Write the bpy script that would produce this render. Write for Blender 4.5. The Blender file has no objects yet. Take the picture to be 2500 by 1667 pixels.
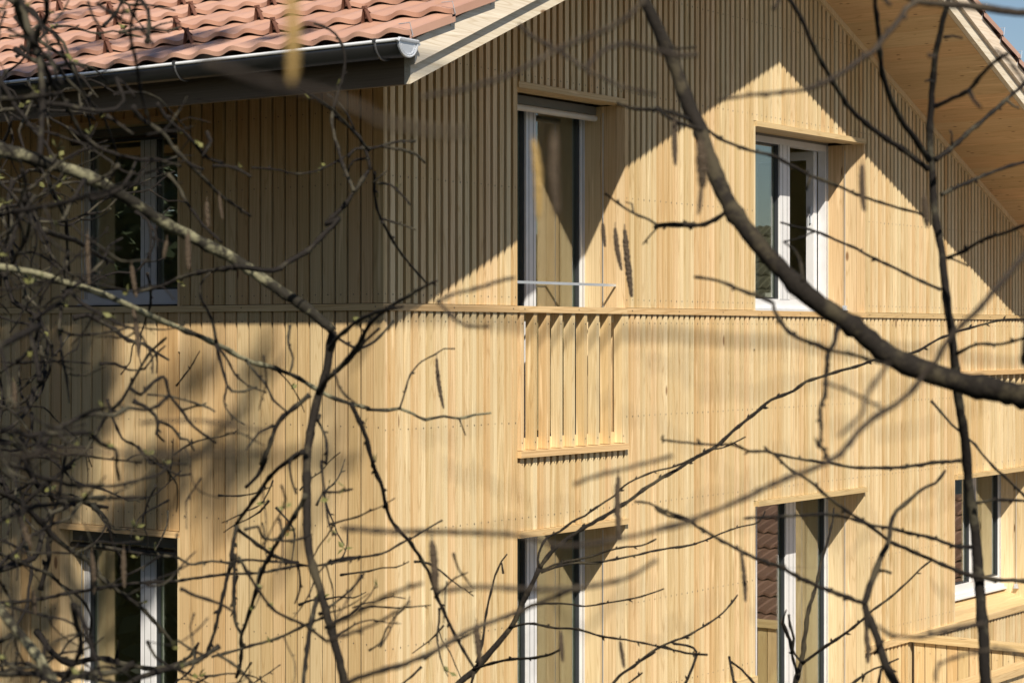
import bpy, math, random
from mathutils import Vector, noise

# ------------------------------------------------------------------ camera
S = bpy.context.scene
CZ = 5.0                                   # eye height over the ground
FPX, Y0, CX, D0 = 5050.0, 818.0, 1250.0, 12.3
TH = math.atan(3725 / 5050)
cc, ss = math.cos(TH), math.sin(TH)
VX, VY = cc, ss                            # view direction
RX, RY = ss, -cc                           # to the right
L0 = (936 - 1250) / FPX * D0
CAM = (-(D0 * VX + L0 * RX), -(D0 * VY + L0 * RY))
cam = bpy.data.objects.new('camera', bpy.data.cameras.new('camera'))
S.collection.objects.link(cam); S.camera = cam
cam.location = (CAM[0], CAM[1], CZ)
cam.rotation_euler = (math.pi / 2, 0, TH - math.pi / 2)
cam.data.sensor_width = 36; cam.data.lens = FPX / 2500 * 36
cam.data.shift_y = (Y0 - 833.5) / 2500
cam.data.clip_start = 0.1; cam.data.clip_end = 600
cam.data.dof.use_dof = True; cam.data.dof.focus_distance = 14.0
cam.data.dof.aperture_fstop = 6.3

# ------------------------------------------------------------------ sky, sun, exposure
SX, SY, SZ = 1.02, 1.0, 1.335              # the way the sunlight travels (z down)
W = bpy.data.worlds.new('World'); S.world = W; W.use_nodes = True
nt = W.node_tree; nt.nodes.clear()
sky = nt.nodes.new('ShaderNodeTexSky'); sky.sky_type = 'NISHITA'; sky.sun_disc = False
sky.sun_elevation = math.atan2(SZ, math.hypot(SX, SY))
sky.sun_rotation = math.atan2(-SX, -SY)
sky.air_density = 1.0; sky.dust_density = 0.6; sky.ozone_density = 1.6
bg = nt.nodes.new('ShaderNodeBackground'); bg.inputs['Strength'].default_value = 0.050
ow = nt.nodes.new('ShaderNodeOutputWorld')
nt.links.new(sky.outputs[0], bg.inputs[0]); nt.links.new(bg.outputs[0], ow.inputs[0])
sun = bpy.data.objects.new('sun', bpy.data.lights.new('sun', 'SUN'))
S.collection.objects.link(sun)
sun.data.energy = 4.4; sun.data.angle = math.radians(0.53); sun.data.color = (1.0, 0.905, 0.75)
sun.rotation_euler = Vector((SX, SY, -SZ)).to_track_quat('-Z', 'Y').to_euler()
S.view_settings.view_transform = 'Standard'; S.view_settings.look = 'None'
S.view_settings.exposure = 0.72; S.view_settings.gamma = 1.0
S.render.engine = 'CYCLES'
S.cycles.max_bounces = 8; S.cycles.transparent_max_bounces = 16; S.cycles.glossy_bounces = 5

# ------------------------------------------------------------------ materials
def mat(name):
    m = bpy.data.materials.new(name); m.use_nodes = True
    n = m.node_tree.nodes; b = n['Principled BSDF']
    return m, m.node_tree, n, b
def nd(t, kind, **kw):
    n = t.nodes.new(kind)
    for k, v in kw.items():
        if k in n.inputs: n.inputs[k].default_value = v
        else: setattr(n, k, v)
    return n
def ramp(t, stops):
    r = t.nodes.new('ShaderNodeValToRGB'); e = r.color_ramp.elements
    while len(e) < len(stops): e.new(0.5)
    for i, (p, c) in enumerate(stops):
        e[i].position = p; e[i].color = (*c, 1) if len(c) == 3 else c
    return r
def mix(t, a, b, f, mode='MIX'):
    m = t.nodes.new('ShaderNodeMix'); m.data_type = 'RGBA'; m.blend_type = mode
    for s, v in ((m.inputs[6], a), (m.inputs[7], b), (m.inputs[0], f)):
        if hasattr(v, 'is_output') or isinstance(v, bpy.types.NodeSocket): t.links.new(v, s)
        else: s.default_value = v if not isinstance(v, tuple) else ((*v, 1) if len(v) == 3 else v)
    return m.outputs[2]
def plain(name, col, rough=0.6, metal=0.0):
    m, t, n, b = mat(name)
    tc = nd(t, 'ShaderNodeTexCoord'); ns = nd(t, 'ShaderNodeTexNoise', Scale=9.0, Detail=4.0)
    t.links.new(tc.outputs['Object'], ns.inputs['Vector'])
    c = mix(t, tuple(x * 0.86 for x in col), tuple(min(1, x * 1.1) for x in col), ns.outputs[0])
    t.links.new(c, b.inputs['Base Color'])
    b.inputs['Roughness'].default_value = rough; b.inputs['Metallic'].default_value = metal
    return m
def wood(name, light, mid, dark, axis=2, knots=0.5, rough=0.62, kscale=1.0):
    """planed softwood: colour by board ('rnd'), long grain along axis, arched figure, sparse knots"""
    light, mid, dark = [(q[0], q[1] * 1.03, min(.95, q[2] * 1.08)) for q in (light, mid, dark)]
    m, t, n, b = mat(name)
    tc = nd(t, 'ShaderNodeTexCoord'); at = nd(t, 'ShaderNodeAttribute', attribute_name='rnd')
    off = nd(t, 'ShaderNodeVectorMath', operation='MULTIPLY_ADD')
    t.links.new(at.outputs['Fac'], off.inputs[0])
    off.inputs[1].default_value = (37.0, 53.0, 91.0)
    t.links.new(tc.outputs['Object'], off.inputs[2])
    def mapped(sc_long, sc_cross):
        mp = nd(t, 'ShaderNodeMapping')
        sc = [sc_cross] * 3; sc[axis] = sc_long
        mp.inputs['Scale'].default_value = sc
        t.links.new(off.outputs[0], mp.inputs['Vector']); return mp.outputs[0]
    fine = nd(t, 'ShaderNodeTexNoise', Scale=1.0, Detail=3.0, Roughness=0.6)
    t.links.new(mapped(1.1, 130.0), fine.inputs['Vector'])
    fig = nd(t, 'ShaderNodeTexNoise', Scale=1.0, Detail=1.0)
    t.links.new(mapped(0.55, 13.0), fig.inputs['Vector'])
    mul = nd(t, 'ShaderNodeMath', operation='MULTIPLY'); mul.inputs[1].default_value = 13.0
    t.links.new(fig.outputs[0], mul.inputs[0])
    fr = nd(t, 'ShaderNodeMath', operation='PINGPONG'); fr.inputs[1].default_value = 0.5
    t.links.new(mul.outputs[0], fr.inputs[0])
    patch = nd(t, 'ShaderNodeTexNoise', Scale=1.0, Detail=2.0)
    t.links.new(mapped(0.7, 3.0), patch.inputs['Vector'])
    wn = nd(t, 'ShaderNodeTexWhiteNoise', noise_dimensions='1D'); t.links.new(at.outputs['Fac'], wn.inputs['W'])
    base = ramp(t, [(0.0, dark), (0.35, mid), (0.75, light), (1.0, tuple(min(1, x * 1.08) for x in light))])
    add = nd(t, 'ShaderNodeMath', operation='MULTIPLY_ADD'); add.inputs[1].default_value = 0.62; 
    t.links.new(wn.outputs['Value'], add.inputs[0])
    pm = nd(t, 'ShaderNodeMath', operation='MULTIPLY'); pm.inputs[1].default_value = 0.55
    t.links.new(patch.outputs[0], pm.inputs[0]); t.links.new(pm.outputs[0], add.inputs[2])
    t.links.new(add.outputs[0], base.inputs[0])
    c = mix(t, base.outputs[0], tuple(x * 0.74 for x in dark), 0.0)
    gr = ramp(t, [(0.30, (0.80, 0.76, 0.70)), (0.62, (1, 1, 1))]); t.links.new(fine.outputs[0], gr.inputs[0])
    c = mix(t, base.outputs[0], gr.outputs[0], 0.9, 'MULTIPLY')
    fg = ramp(t, [(0.0, (0.80, 0.74, 0.66)), (0.16, (1, 1, 1))]); t.links.new(fr.outputs[0], fg.inputs[0])
    c = mix(t, c, fg.outputs[0], 0.8, 'MULTIPLY')
    vo = nd(t, 'ShaderNodeTexVoronoi', Scale=1.0); t.links.new(mapped(2.6 * kscale, 7.0 * kscale), vo.inputs['Vector'])
    wk = nd(t, 'ShaderNodeTexWhiteNoise', noise_dimensions='3D'); t.links.new(vo.outputs['Color'], wk.inputs['Vector'])
    gt = nd(t, 'ShaderNodeMath', operation='GREATER_THAN'); gt.inputs[1].default_value = 1 - knots * 0.5
    t.links.new(wk.outputs['Value'], gt.inputs[0])
    kr = ramp(t, [(0.0, (0.16, 0.09, 0.05)), (0.09, (0.30, 0.18, 0.10)), (0.14, (1, 1, 1))]); t.links.new(vo.outputs['Distance'], kr.inputs[0])
    kf = nd(t, 'ShaderNodeMath', operation='MULTIPLY'); kf.inputs[1].default_value = 0.85
    t.links.new(gt.outputs[0], kf.inputs[0])
    c = mix(t, c, kr.outputs[0], kf.outputs[0], 'MULTIPLY')
    st = nd(t, 'ShaderNodeTexNoise', Scale=1.0, Detail=2.0, Distortion=0.6); t.links.new(mapped(1.3, 24.0), st.inputs['Vector'])
    sr = ramp(t, [(0.62, (0, 0, 0)), (0.74, (0.6, 0.6, 0.6))]); t.links.new(st.outputs[0], sr.inputs[0])
    c = mix(t, c, tuple(min(.95, x * 1.22 + .03) for x in light), sr.outputs[0])
    w2 = nd(t, 'ShaderNodeMath', operation='MULTIPLY'); w2.inputs[1].default_value = 7.31; t.links.new(at.outputs['Fac'], w2.inputs[0])
    wh = nd(t, 'ShaderNodeTexWhiteNoise', noise_dimensions='1D'); t.links.new(w2.outputs[0], wh.inputs['W'])
    hr = ramp(t, [(0.0, (1.0, 0.90, 0.84)), (0.5, (1, 1, 1)), (1.0, (0.95, 0.99, 1.0))]); t.links.new(wh.outputs['Value'], hr.inputs[0])
    c = mix(t, c, hr.outputs[0], 0.9, 'MULTIPLY')
    t.links.new(c, b.inputs['Base Color'])
    b.inputs['Roughness'].default_value = rough
    bp = nd(t, 'ShaderNodeBump', Strength=0.25, Distance=0.002); t.links.new(fine.outputs[0], bp.inputs['Height'])
    t.links.new(bp.outputs[0], b.inputs['Normal'])
    return m
M = {}
LARCH = ((0.73, 0.575, 0.345), (0.62, 0.445, 0.222), (0.51, 0.335, 0.145))
M['clad'] = wood('larch_vertical', *LARCH, axis=2, knots=0.10)
M['clads'] = wood('larch_side', (0.60, 0.455, 0.255), (0.53, 0.375, 0.185), (0.45, 0.295, 0.125), axis=2, knots=0.10)  # side boards toned darker to deepen the shade on that wall
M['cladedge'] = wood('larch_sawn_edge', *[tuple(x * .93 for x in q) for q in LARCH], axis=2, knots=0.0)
M['cladx'] = wood('larch_along_gable', (0.64, 0.47, 0.25), (0.58, 0.41, 0.20), (0.50, 0.33, 0.145), axis=0, knots=0.15)
M['clady'] = wood('larch_along_side', (0.64, 0.47, 0.25), (0.58, 0.41, 0.20), (0.50, 0.33, 0.145), axis=1, knots=0.15)
M['reveal'] = wood('spruce_reveal', (0.69, 0.54, 0.33), (0.64, 0.48, 0.27), (0.57, 0.41, 0.21), axis=2, knots=0.45)
M['pine'] = wood('fresh_pine', (0.76, 0.68, 0.56), (0.72, 0.62, 0.48), (0.64, 0.53, 0.38), axis=0, knots=0.6)
M['soffit'] = wood('knotty_soffit', (0.72, 0.50, 0.27), (0.66, 0.44, 0.225), (0.58, 0.37, 0.175), axis=1, knots=1.5, kscale=2.3)
M['dark'] = plain('dark_membrane', (0.012, 0.010, 0.009), 0.9)
M['nail'] = plain('nail_steel', (0.10, 0.09, 0.09), 0.4, 0.6)
M['white'] = plain('aluminium_white', (0.66, 0.67, 0.70), 0.35)
M['rebate'] = plain('anthracite_rebate', (0.028, 0.032, 0.038), 0.35)
M['spacer'] = plain('glazing_spacer', (0.55, 0.62, 0.55), 0.4)
M['blind'] = plain('blind_grey', (0.17, 0.17, 0.16), 0.55)
M['rail'] = plain('blind_rail_metal', (0.62, 0.58, 0.52), 0.45, 0.2)
M['galv'] = plain('galvanised_steel', (0.60, 0.64, 0.70), 0.35, 0.55)
M['plaster'] = plain('interior_plaster', (0.70, 0.64, 0.42), 0.9)
M['floor'] = plain('interior_floor', (0.50, 0.42, 0.30), 0.6)
M['fascia'] = wood('fascia_dark', (0.20, 0.14, 0.09), (0.16, 0.11, 0.07), (0.12, 0.085, 0.05), axis=1)  # eave shade put into the wood colour
M['bracket'] = plain('bracket_steel', (0.16, 0.16, 0.17), 0.4, 0.8)
M['gutter'] = plain('gutter_zinc', (0.085, 0.085, 0.09), 0.28, 0.9)
M['zinc'] = plain('zinc_endcap', (0.78, 0.81, 0.86), 0.45, 0.2)
M['guard'] = plain('snow_guard_brown', (0.14, 0.065, 0.045), 0.5)
def tile_mat(name, a, b_, rough):
    m, t, n, b = mat(name)
    at = nd(t, 'ShaderNodeAttribute', attribute_name='rnd'); tc = nd(t, 'ShaderNodeTexCoord')
    ns = nd(t, 'ShaderNodeTexNoise', Scale=7.0, Detail=8.0, Roughness=0.7); t.links.new(tc.outputs['Object'], ns.inputs['Vector'])
    wn = nd(t, 'ShaderNodeTexWhiteNoise', noise_dimensions='1D'); t.links.new(at.outputs['Fac'], wn.inputs['W'])
    f = nd(t, 'ShaderNodeMath', operation='MULTIPLY_ADD'); f.inputs[1].default_value = 0.5
    h = nd(t, 'ShaderNodeMath', operation='MULTIPLY'); h.inputs[1].default_value = 0.5
    t.links.new(ns.outputs[0], h.inputs[0]); t.links.new(wn.outputs['Value'], f.inputs[0]); t.links.new(h.outputs[0], f.inputs[2])
    c = mix(t, a, b_, f.outputs[0]); t.links.new(c, b.inputs['Base Color'])
    b.inputs['Roughness'].default_value = rough
    return m
M['tile'] = tile_mat('terracotta_tile', (0.36, 0.195, 0.14), (0.54, 0.335, 0.255), 0.38)
M['oldtile'] = tile_mat('weathered_tile', (0.10, 0.05, 0.035), (0.26, 0.15, 0.11), 0.8)
M['mosstile'] = tile_mat('mossy_tile', (0.035, 0.035, 0.02), (0.09, 0.085, 0.05), 0.9)
M['render'] = plain('rendered_wall', (0.45, 0.43, 0.38), 0.9)
def glass_mat():
    m, t, n, b = mat('window_glass'); n.remove(b); out = n['Material Output']
    tr = nd(t, 'ShaderNodeBsdfTransparent'); tr.inputs[0].default_value = (0.80, 0.83, 0.77, 1)
    gl = nd(t, 'ShaderNodeBsdfGlossy'); gl.inputs['Color'].default_value = (0.88, 0.90, 0.87, 1); gl.inputs['Roughness'].default_value = 0.0
    lw = nd(t, 'ShaderNodeLayerWeight'); lw.inputs['Blend'].default_value = 0.5
    p5 = nd(t, 'ShaderNodeMath', operation='POWER'); p5.inputs[1].default_value = 3.0; t.links.new(lw.outputs['Facing'], p5.inputs[0])
    fr = nd(t, 'ShaderNodeMath', operation='MULTIPLY_ADD'); fr.inputs[1].default_value = 0.7; fr.inputs[2].default_value = 0.30; t.links.new(p5.outputs[0], fr.inputs[0])
    mx = nd(t, 'ShaderNodeMixShader'); t.links.new(fr.outputs[0], mx.inputs[0])
    t.links.new(tr.outputs[0], mx.inputs[1]); t.links.new(gl.outputs[0], mx.inputs[2]); t.links.new(mx.outputs[0], out.inputs[0])
    return m
M['glass'] = glass_mat()
def bark(name, base, lichen, amount):
    m, t, n, b = mat(name); tc = nd(t, 'ShaderNodeTexCoord')
    ns = nd(t, 'ShaderNodeTexNoise', Scale=7.0, Detail=6.0, Roughness=0.7); t.links.new(tc.outputs['Object'], ns.inputs['Vector'])
    n2 = nd(t, 'ShaderNodeTexNoise', Scale=90.0, Detail=4.0); t.links.new(tc.outputs['Object'], n2.inputs['Vector'])
    r = ramp(t, [(0.58 - amount * 0.3, (0, 0, 0)), (0.66 - amount * 0.25, (1, 1, 1))]); t.links.new(ns.outputs[0], r.inputs[0])
    v = mix(t, tuple(x * 0.6 for x in base), tuple(x * 1.5 for x in base), n2.outputs[0])
    c = mix(t, v, lichen, r.outputs[0]); t.links.new(c, b.inputs['Base Color']); b.inputs['Roughness'].default_value = 0.85; b.inputs['Specular IOR Level'].default_value = 0.12
    bp = nd(t, 'ShaderNodeBump', Strength=0.6, Distance=0.004); t.links.new(n2.outputs[0], bp.inputs['Height']); t.links.new(bp.outputs[0], b.inputs['Normal'])
    return m
M['bark_dark'] = bark('bark_dark', (0.016, 0.0135, 0.0115), (0.050, 0.042, 0.028), 0.26)
M['bark_lichen'] = bark('bark_lichen', (0.014, 0.012, 0.011), (0.055, 0.050, 0.036), 0.22)
M['bark_pale'] = bark('bark_pale', (0.022, 0.020, 0.016), (0.21, 0.20, 0.13), 0.42)
M['bark_tan'] = bark('bark_tan', (0.035, 0.028, 0.023), (0.07, 0.057, 0.042), 0.2)
M['catkin'] = plain('catkin_brown', (0.06, 0.042, 0.026), 0.9)
M['catkin_y'] = plain('catkin_yellow', (0.30, 0.20, 0.07), 0.9)
M['leaf'] = plain('spring_leaf', (0.11, 0.11, 0.03), 0.7)
M['needle'] = plain('evergreen_foliage', (0.035, 0.055, 0.022), 0.8)

# ------------------------------------------------------------------ mesh helpers
COL = S.collection
def tag(o, label=None, cat=None, group=None, kind=None):
    for k, v in (('label', label), ('category', cat), ('group', group), ('kind', kind)):
        if v: o[k] = v
    return o
def empty(name, loc=(0, 0, 0)):
    o = bpy.data.objects.new(name, None); COL.objects.link(o); o.location = loc; o.empty_display_size = 0.3
    return o
class MB:
    def __init__(s): s.v = []; s.f = []; s.r = []; s.m = []; s.k = 0
    def poly(s, vs, fs, rnd=None, mi=0):
        o = len(s.v); s.v += vs; s.f += [tuple(i + o for i in f) for f in fs]
        if rnd is None: rnd = random.random()
        s.r += [rnd] * len(vs); s.m += [mi] * len(fs)
    def box(s, x0, x1, y0, y1, z0, z1, rnd=None, mi=0, zt=None):
        """zt: the top z at x1 when the top slopes from z1 (at x0) to zt"""
        if zt is None: zt = z1
        a, b = min(x0, x1), max(x0, x1); c, d = min(y0, y1), max(y0, y1)
        if x0 > x1: z1, zt = zt, z1
        s.poly([(a, c, z0), (b, c, z0), (b, d, z0), (a, d, z0), (a, c, z1), (b, c, zt), (b, d, zt), (a, d, z1)],
               [(0, 3, 2, 1), (4, 5, 6, 7), (0, 1, 5, 4), (1, 2, 6, 5), (2, 3, 7, 6), (3, 0, 4, 7)], rnd, mi)
    def prism(s, prof, axis, a0, a1, rnd=None, mi=0):
        n = len(prof)
        def P(p, a):
            return {0: (a, p[0], p[1]), 1: (p[0], a, p[1]), 2: (p[0], p[1], a)}[axis]
        vs = [P(p, a0) for p in prof] + [P(p, a1) for p in prof]
        fs = [tuple(range(n))[::-1], tuple(range(n, 2 * n))] + [(i, (i + 1) % n, (i + 1) % n + n, i + n) for i in range(n)]
        s.poly(vs, fs, rnd, mi)
    def tube(s, pts, rad, sides=7, rnd=None, mi=0, cap=True):
        n = len(pts); vs = []; fs = []; up = None
        for i in range(n):
            t = (pts[min(i + 1, n - 1)] - pts[max(i - 1, 0)])
            t = t.normalized() if t.length > 1e-9 else Vector((0, 0, 1))
            if up is None:
                up = Vector((0, 0, 1)) if abs(t.z) < 0.9 else Vector((1, 0, 0))
            a = t.cross(up)
            a = a.normalized() if a.length > 1e-6 else t.orthogonal().normalized()
            b = a.cross(t); up = b
            for k in range(sides):
                q = 2 * math.pi * k / sides
                p = pts[i] + (a * math.cos(q) + b * math.sin(q)) * rad[i]; vs.append(tuple(p))
        for i in range(n - 1):
            for k in range(sides):
                k2 = (k + 1) % sides
                fs.append((i * sides + k, i * sides + k2, (i + 1) * sides + k2, (i + 1) * sides + k))
        if cap: fs += [tuple(range(sides))[::-1], tuple((n - 1) * sides + k for k in range(sides))]
        s.poly(vs, fs, rnd, mi)
    def build(s, name, mats, parent=None, smooth=False):
        me = bpy.data.meshes.new(name); me.from_pydata(s.v, [], s.f)
        if not isinstance(mats, (list, tuple)): mats = [mats]
        for m in mats: me.materials.append(m)
        me.polygons.foreach_set('material_index', s.m)
        if smooth: me.polygons.foreach_set('use_smooth', [True] * len(s.f))
        a = me.attributes.new('rnd', 'FLOAT', 'POINT'); a.data.foreach_set('value', s.r)
        me.update()
        o = bpy.data.objects.new(name, me); COL.objects.link(o)
        if parent is not None:
            o.parent = parent
            # meshes are written in world coordinates; cancel the parent's place
            p = parent; off = Vector((0, 0, 0))
            while p is not None: off += p.location; p = p.parent
            o.location = -off
        return o
# ------------------------------------------------------------------ the house
random.seed(5)
g = tag(bpy.data.objects.new('tmp', None)); bpy.data.objects.remove(g)
GP, BW, GD = 0.07283, 0.043, 0.030         # gable batten pitch, width, depth
XE, YE = 12.6, 9.5                         # house size along the gable and along the side
OV = 0.97                                  # roof overhang at the gable
ML, MR = 0.44, 0.418
def soffit_l(x): return CZ + 1.743 + ML * x
def soffit_r(x): return CZ + 5.022 - MR * x
def soffit(x): return min(soffit_l(x), soffit_r(x))
XR = (5.022 - 1.743) / (ML + MR)           # ridge
Z = lambda v: CZ + v
house = empty('timber_house')
tag(house, 'timber clad house with slatted larch facade, tall windows and red clay tile roof', 'house')

BT, BB = 0.189, 0.147                      # storey band
LT, LB = -2.608, -2.665                    # lower band
W1 = (1.347, 2.615); W2 = (4.438, 6.268); W5 = (8.073, 9.90)
# openings on the gable face where there are no battens: (x0, x1, z0, z1)
OPEN = [(*W1, -5, -1.271), (*W1, -0.795, 1.642), (*W2, -5, -1.271), (*W2, BB, 1.642), (W5[0], W5[1], LB, -0.33)]
NAILZ = [-2.50, -1.874, -1.185, -0.566, 0.085, 0.245, 0.953, 1.69, 2.40, 3.05]

def spans(x0, x1, lo, hi):
    segs = [(lo, hi)]
    for (a, b, z0, z1) in OPEN:
        if x1 > a + 0.002 and x0 < b - 0.002:
            out = []
            for (p, q) in segs:
                if z1 <= p or z0 >= q: out.append((p, q)); continue
                if z0 > p: out.append((p, z0))
                if z1 < q: out.append((z1, q))
            segs = out
    return segs
up, low = MB(), MB()
k = -18
i = 0
while True:
    xr = W1[0] + GP * k; k += 1
    xl = xr - BW
    if xr > XE: break
    if xl < 0.0: xl = 0.002
    if xr < 0.03: continue
    j = random.uniform(-0.0012, 0.0012)
    for (p, q) in spans(xl, xr, BT, soffit((xl + xr) / 2) - CZ - 0.04):
        st = q > 1.9 or q > soffit((xl + xr) / 2) - CZ - 0.05
        if st: up.box(xl + j, xr + j, j, GD, Z(p) + 0.003, soffit(xl) - 0.04, zt=soffit(xr) - 0.04)
        else: up.box(xl + j, xr + j, j, GD, Z(p) + 0.003, Z(q))
        r0 = up.r[-1]
        for nz in NAILZ:
            if p + 0.02 < nz < q - 0.02:
                up.box((xl + xr) / 2 - .003, (xl + xr) / 2 + .003, j - .0015, j + .002, Z(nz) - .0035 + random.uniform(-.004, .004), Z(nz) + .0035, r0, 1)
    for (p, q) in spans(xl, xr, -CZ + 0.15, BB):
        lo, hi = Z(p), Z(q)
        low.box(xl + j, xr + j, j, GD, lo, hi)
        r0 = low.r[-1]
        for nz in NAILZ + [-0.84]:
            if p + 0.02 < nz < q - 0.02 and not (nz == -0.84 and not (W1[0] < xl < W1[1])):
                low.box((xl + xr) / 2 - .003, (xl + xr) / 2 + .003, j - .0015, j + .002, Z(nz) - .0035 + random.uniform(-.004, .004), Z(nz) + .0035, r0, 1)
# closing boards that fill the last slot beside the openings below the band
low.box(W1[0] - 0.0695, W1[0] - BW - .0015, 0.002, GD, 0.15, Z(BB))
for mb_ in (up, low):                      # batten flanks toned darker than the fronts to deepen the slot shade
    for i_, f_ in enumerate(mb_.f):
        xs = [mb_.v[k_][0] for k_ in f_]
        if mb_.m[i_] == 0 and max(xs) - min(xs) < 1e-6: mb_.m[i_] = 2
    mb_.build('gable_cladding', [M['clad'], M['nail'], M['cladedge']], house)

# coarse slats: in front of the tall window and above the right-hand window
sl = MB()
for kk in range(1, 18, 2):
    xr = W1[0] + GP * kk; 
    if kk == 17: xr = W1[1] - .002
    sl.box(xr - 0.036, xr, 0.001, 0.068, Z(-0.752) + .004, Z(BB), None)
    for nz in (0.075, -0.70):
        sl.box(xr - .021, xr - .015, -.001, .002, Z(nz) - .0035, Z(nz) + .0035, None, 1)
sl.box(W1[0] + .004, W1[1] - .004, 0.0685, 0.098, Z(0.090), Z(BB))
sl.box(W1[0] + .004, W1[1] - .004, 0.0685, 0.098, Z(-0.752) + .001, Z(-0.675))
tag(sl.build('balcony_slats', [M['clad'], M['nail']], house), 'deep slatted guard of nine upright slats')
s2 = MB(); xx = W5[0] + 0.02
while xx < W5[1]:
    s2.box(xx, xx + 0.04, 0.001, 0.06, Z(-1.271), Z(-0.37))
    s2.box(xx + .017, xx + .023, -.001, .002, Z(-1.20) - .0035, Z(-1.20) + .0035, None, 1)
    xx += 0.1457
s2.build('balcony_slats', [M['clad'], M['nail']], house)
cap = MB()
cap.box(W1[0] + .003, W1[1] + .005, -0.030, 0.30, Z(-0.795), Z(-0.752))
cap.build('slat_cap', M['cladx'], house)
cap = MB(); cap.box(W5[0], W5[1] + .05, -0.030, 0.065, Z(-0.372), Z(-0.33)); cap.build('slat_cap', M['cladx'], house)

# side wall boards (x = 0)
SPT, SBW = 0.1023, 0.0825
WL = (1.73, 2.845)
side_u, side_l = MB(), MB()
y = 0.0; n_ = 0
while y < YE:
    y0_ = y + (0.0 if n_ else 0.0); y1_ = y + (SBW if n_ else 0.078)
    inw = y1_ > WL[0] + .004 and y0_ < WL[1] - .004
    j = random.uniform(-.0012, .0012)
    def put(mb, a, b):
        if b - a < 0.02: return
        mb.box(j, 0.017, y0_, y1_, Z(a), Z(b))
        r0 = mb.r[-1]
        for nz in (-2.5, -1.85, -1.16, -0.55, 0.085, 0.245, 0.91, 1.35):
            if a + .02 < nz < b - .02:
                mb.box(j - .0015, j + .002, (y0_ + y1_) / 2 - .003, (y0_ + y1_) / 2 + .003, Z(nz) - .0035, Z(nz) + .0035, r0, 1)
    if inw:
        put(side_u, 1.42, 1.72); put(side_l, -1.262, BB)
    else:
        put(side_u, BT + .003, 1.72); put(side_l, -CZ + .15, BB)
    y += SPT if n_ else 0.078 + 0.012
    n_ += 1
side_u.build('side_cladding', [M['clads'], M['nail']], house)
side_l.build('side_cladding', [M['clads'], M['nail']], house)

# storey bands
b1 = MB()
for (a, b) in ((-0.012, W1[0] + .004), (W1[0] + .0055, W1[1] + .012), (W1[1] + .0135, W2[0] + .01), (W2[0] + .0115, W2[1] + .012), (W2[1] + .0135, XE)):
    b1.box(a, b, -0.012 + random.uniform(-.001, .001), 0.05, Z(BB), Z(BT))
    q = a + .06
    while q < b - .05:
        b1.box(q - .003, q + .003, -.0145, -.008, Z(.167), Z(.174), None, 1); q += 0.62
b1.build('storey_band', [M['cladx'], M['nail']], house)
b2 = MB(); b2.box(-0.0135, 0.045, -0.0105, YE, Z(BB) + .001, Z(BT) - .001)
for q in (.05, 1.15, 2.3): b2.box(-.016, -.009, q - .003, q + .003, Z(.167), Z(.174), None, 1)
b2.build('storey_band', [M['clady'], M['nail']], house)
b3 = MB()
for (a, b) in ((0, W1[0]), (W1[1], W2[0]), (W2[1] + .02, XE)): b3.box(a, b, -0.020, 0.045, Z(LB), Z(LT))
b3.build('storey_band', M['cladx'], house)

# wall core (dark membrane behind the slats), butted round the openings
core = MB(); T0, T1 = 0.0315, 0.36
def corebox(x0, x1, z0, z1): core.box(x0, x1, T0, T1, Z(z0), Z(z1), 0.5)
cols = [(0.025, W1[0] - .02), (W1[1] + .02, W2[0] - .02), (W2[1] + .02, W5[0] - .02), (W5[1] + .02, XE)]
for a, b in cols:
    core.poly([(a, T0, 0), (b, T0, 0), (b, T1, 0), (a, T1, 0)], [(0, 3, 2, 1)], .5)
for a, b in cols:
    # split at the ridge so that the top follows the roof
    cuts = [a] + ([XR] if a < XR < b else []) + [b]
    for p, q in zip(cuts, cuts[1:]): core.box(p, q, T0, T1, 0.1, soffit(p) - .02, 0.5, 0, soffit(q) - .02)
for w, segs in ((W1, [(-1.25, -0.80), (1.66, None)]), (W2, [(-1.25, BB), (1.66, None)]), (W5, [(LB, -4.9), (-1.25, None)])):
    for a, b in segs:
        p, q = w[0] - .02, w[1] + .02
        if b is None:
            cuts = [p] + ([XR] if p < XR < q else []) + [q]
            yy = 0.0615 if w is W5 and a < 0 else T0
            for u, v in zip(cuts, cuts[1:]):
                if w is W5:
                    core.box(u, v, 0.0615, T1, Z(a), Z(-.34), .5); core.box(u, v, T0, T1, Z(-.34), soffit(u) - .02, .5, 0, soffit(v) - .02)
                else: core.box(u, v, yy, T1, Z(a), soffit(u) - .02, .5, 0, soffit(v) - .02)
        else: corebox(p, q, min(a, b), max(a, b))
# side wall core
for (a, b, z0, z1) in ((0.36, WL[0] - .02, -CZ, 1.74), (WL[1] + .02, YE, -CZ, 1.74), (WL[0] - .02, WL[1] + .02, -1.245, 0.20), (WL[0] - .02, WL[1] + .02, 1.43, 1.74)):
    core.box(0.025, 0.30, a, b, Z(z0) + .1, Z(z1), .5)
core.build('wall_core', M['dark'], house)

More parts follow.
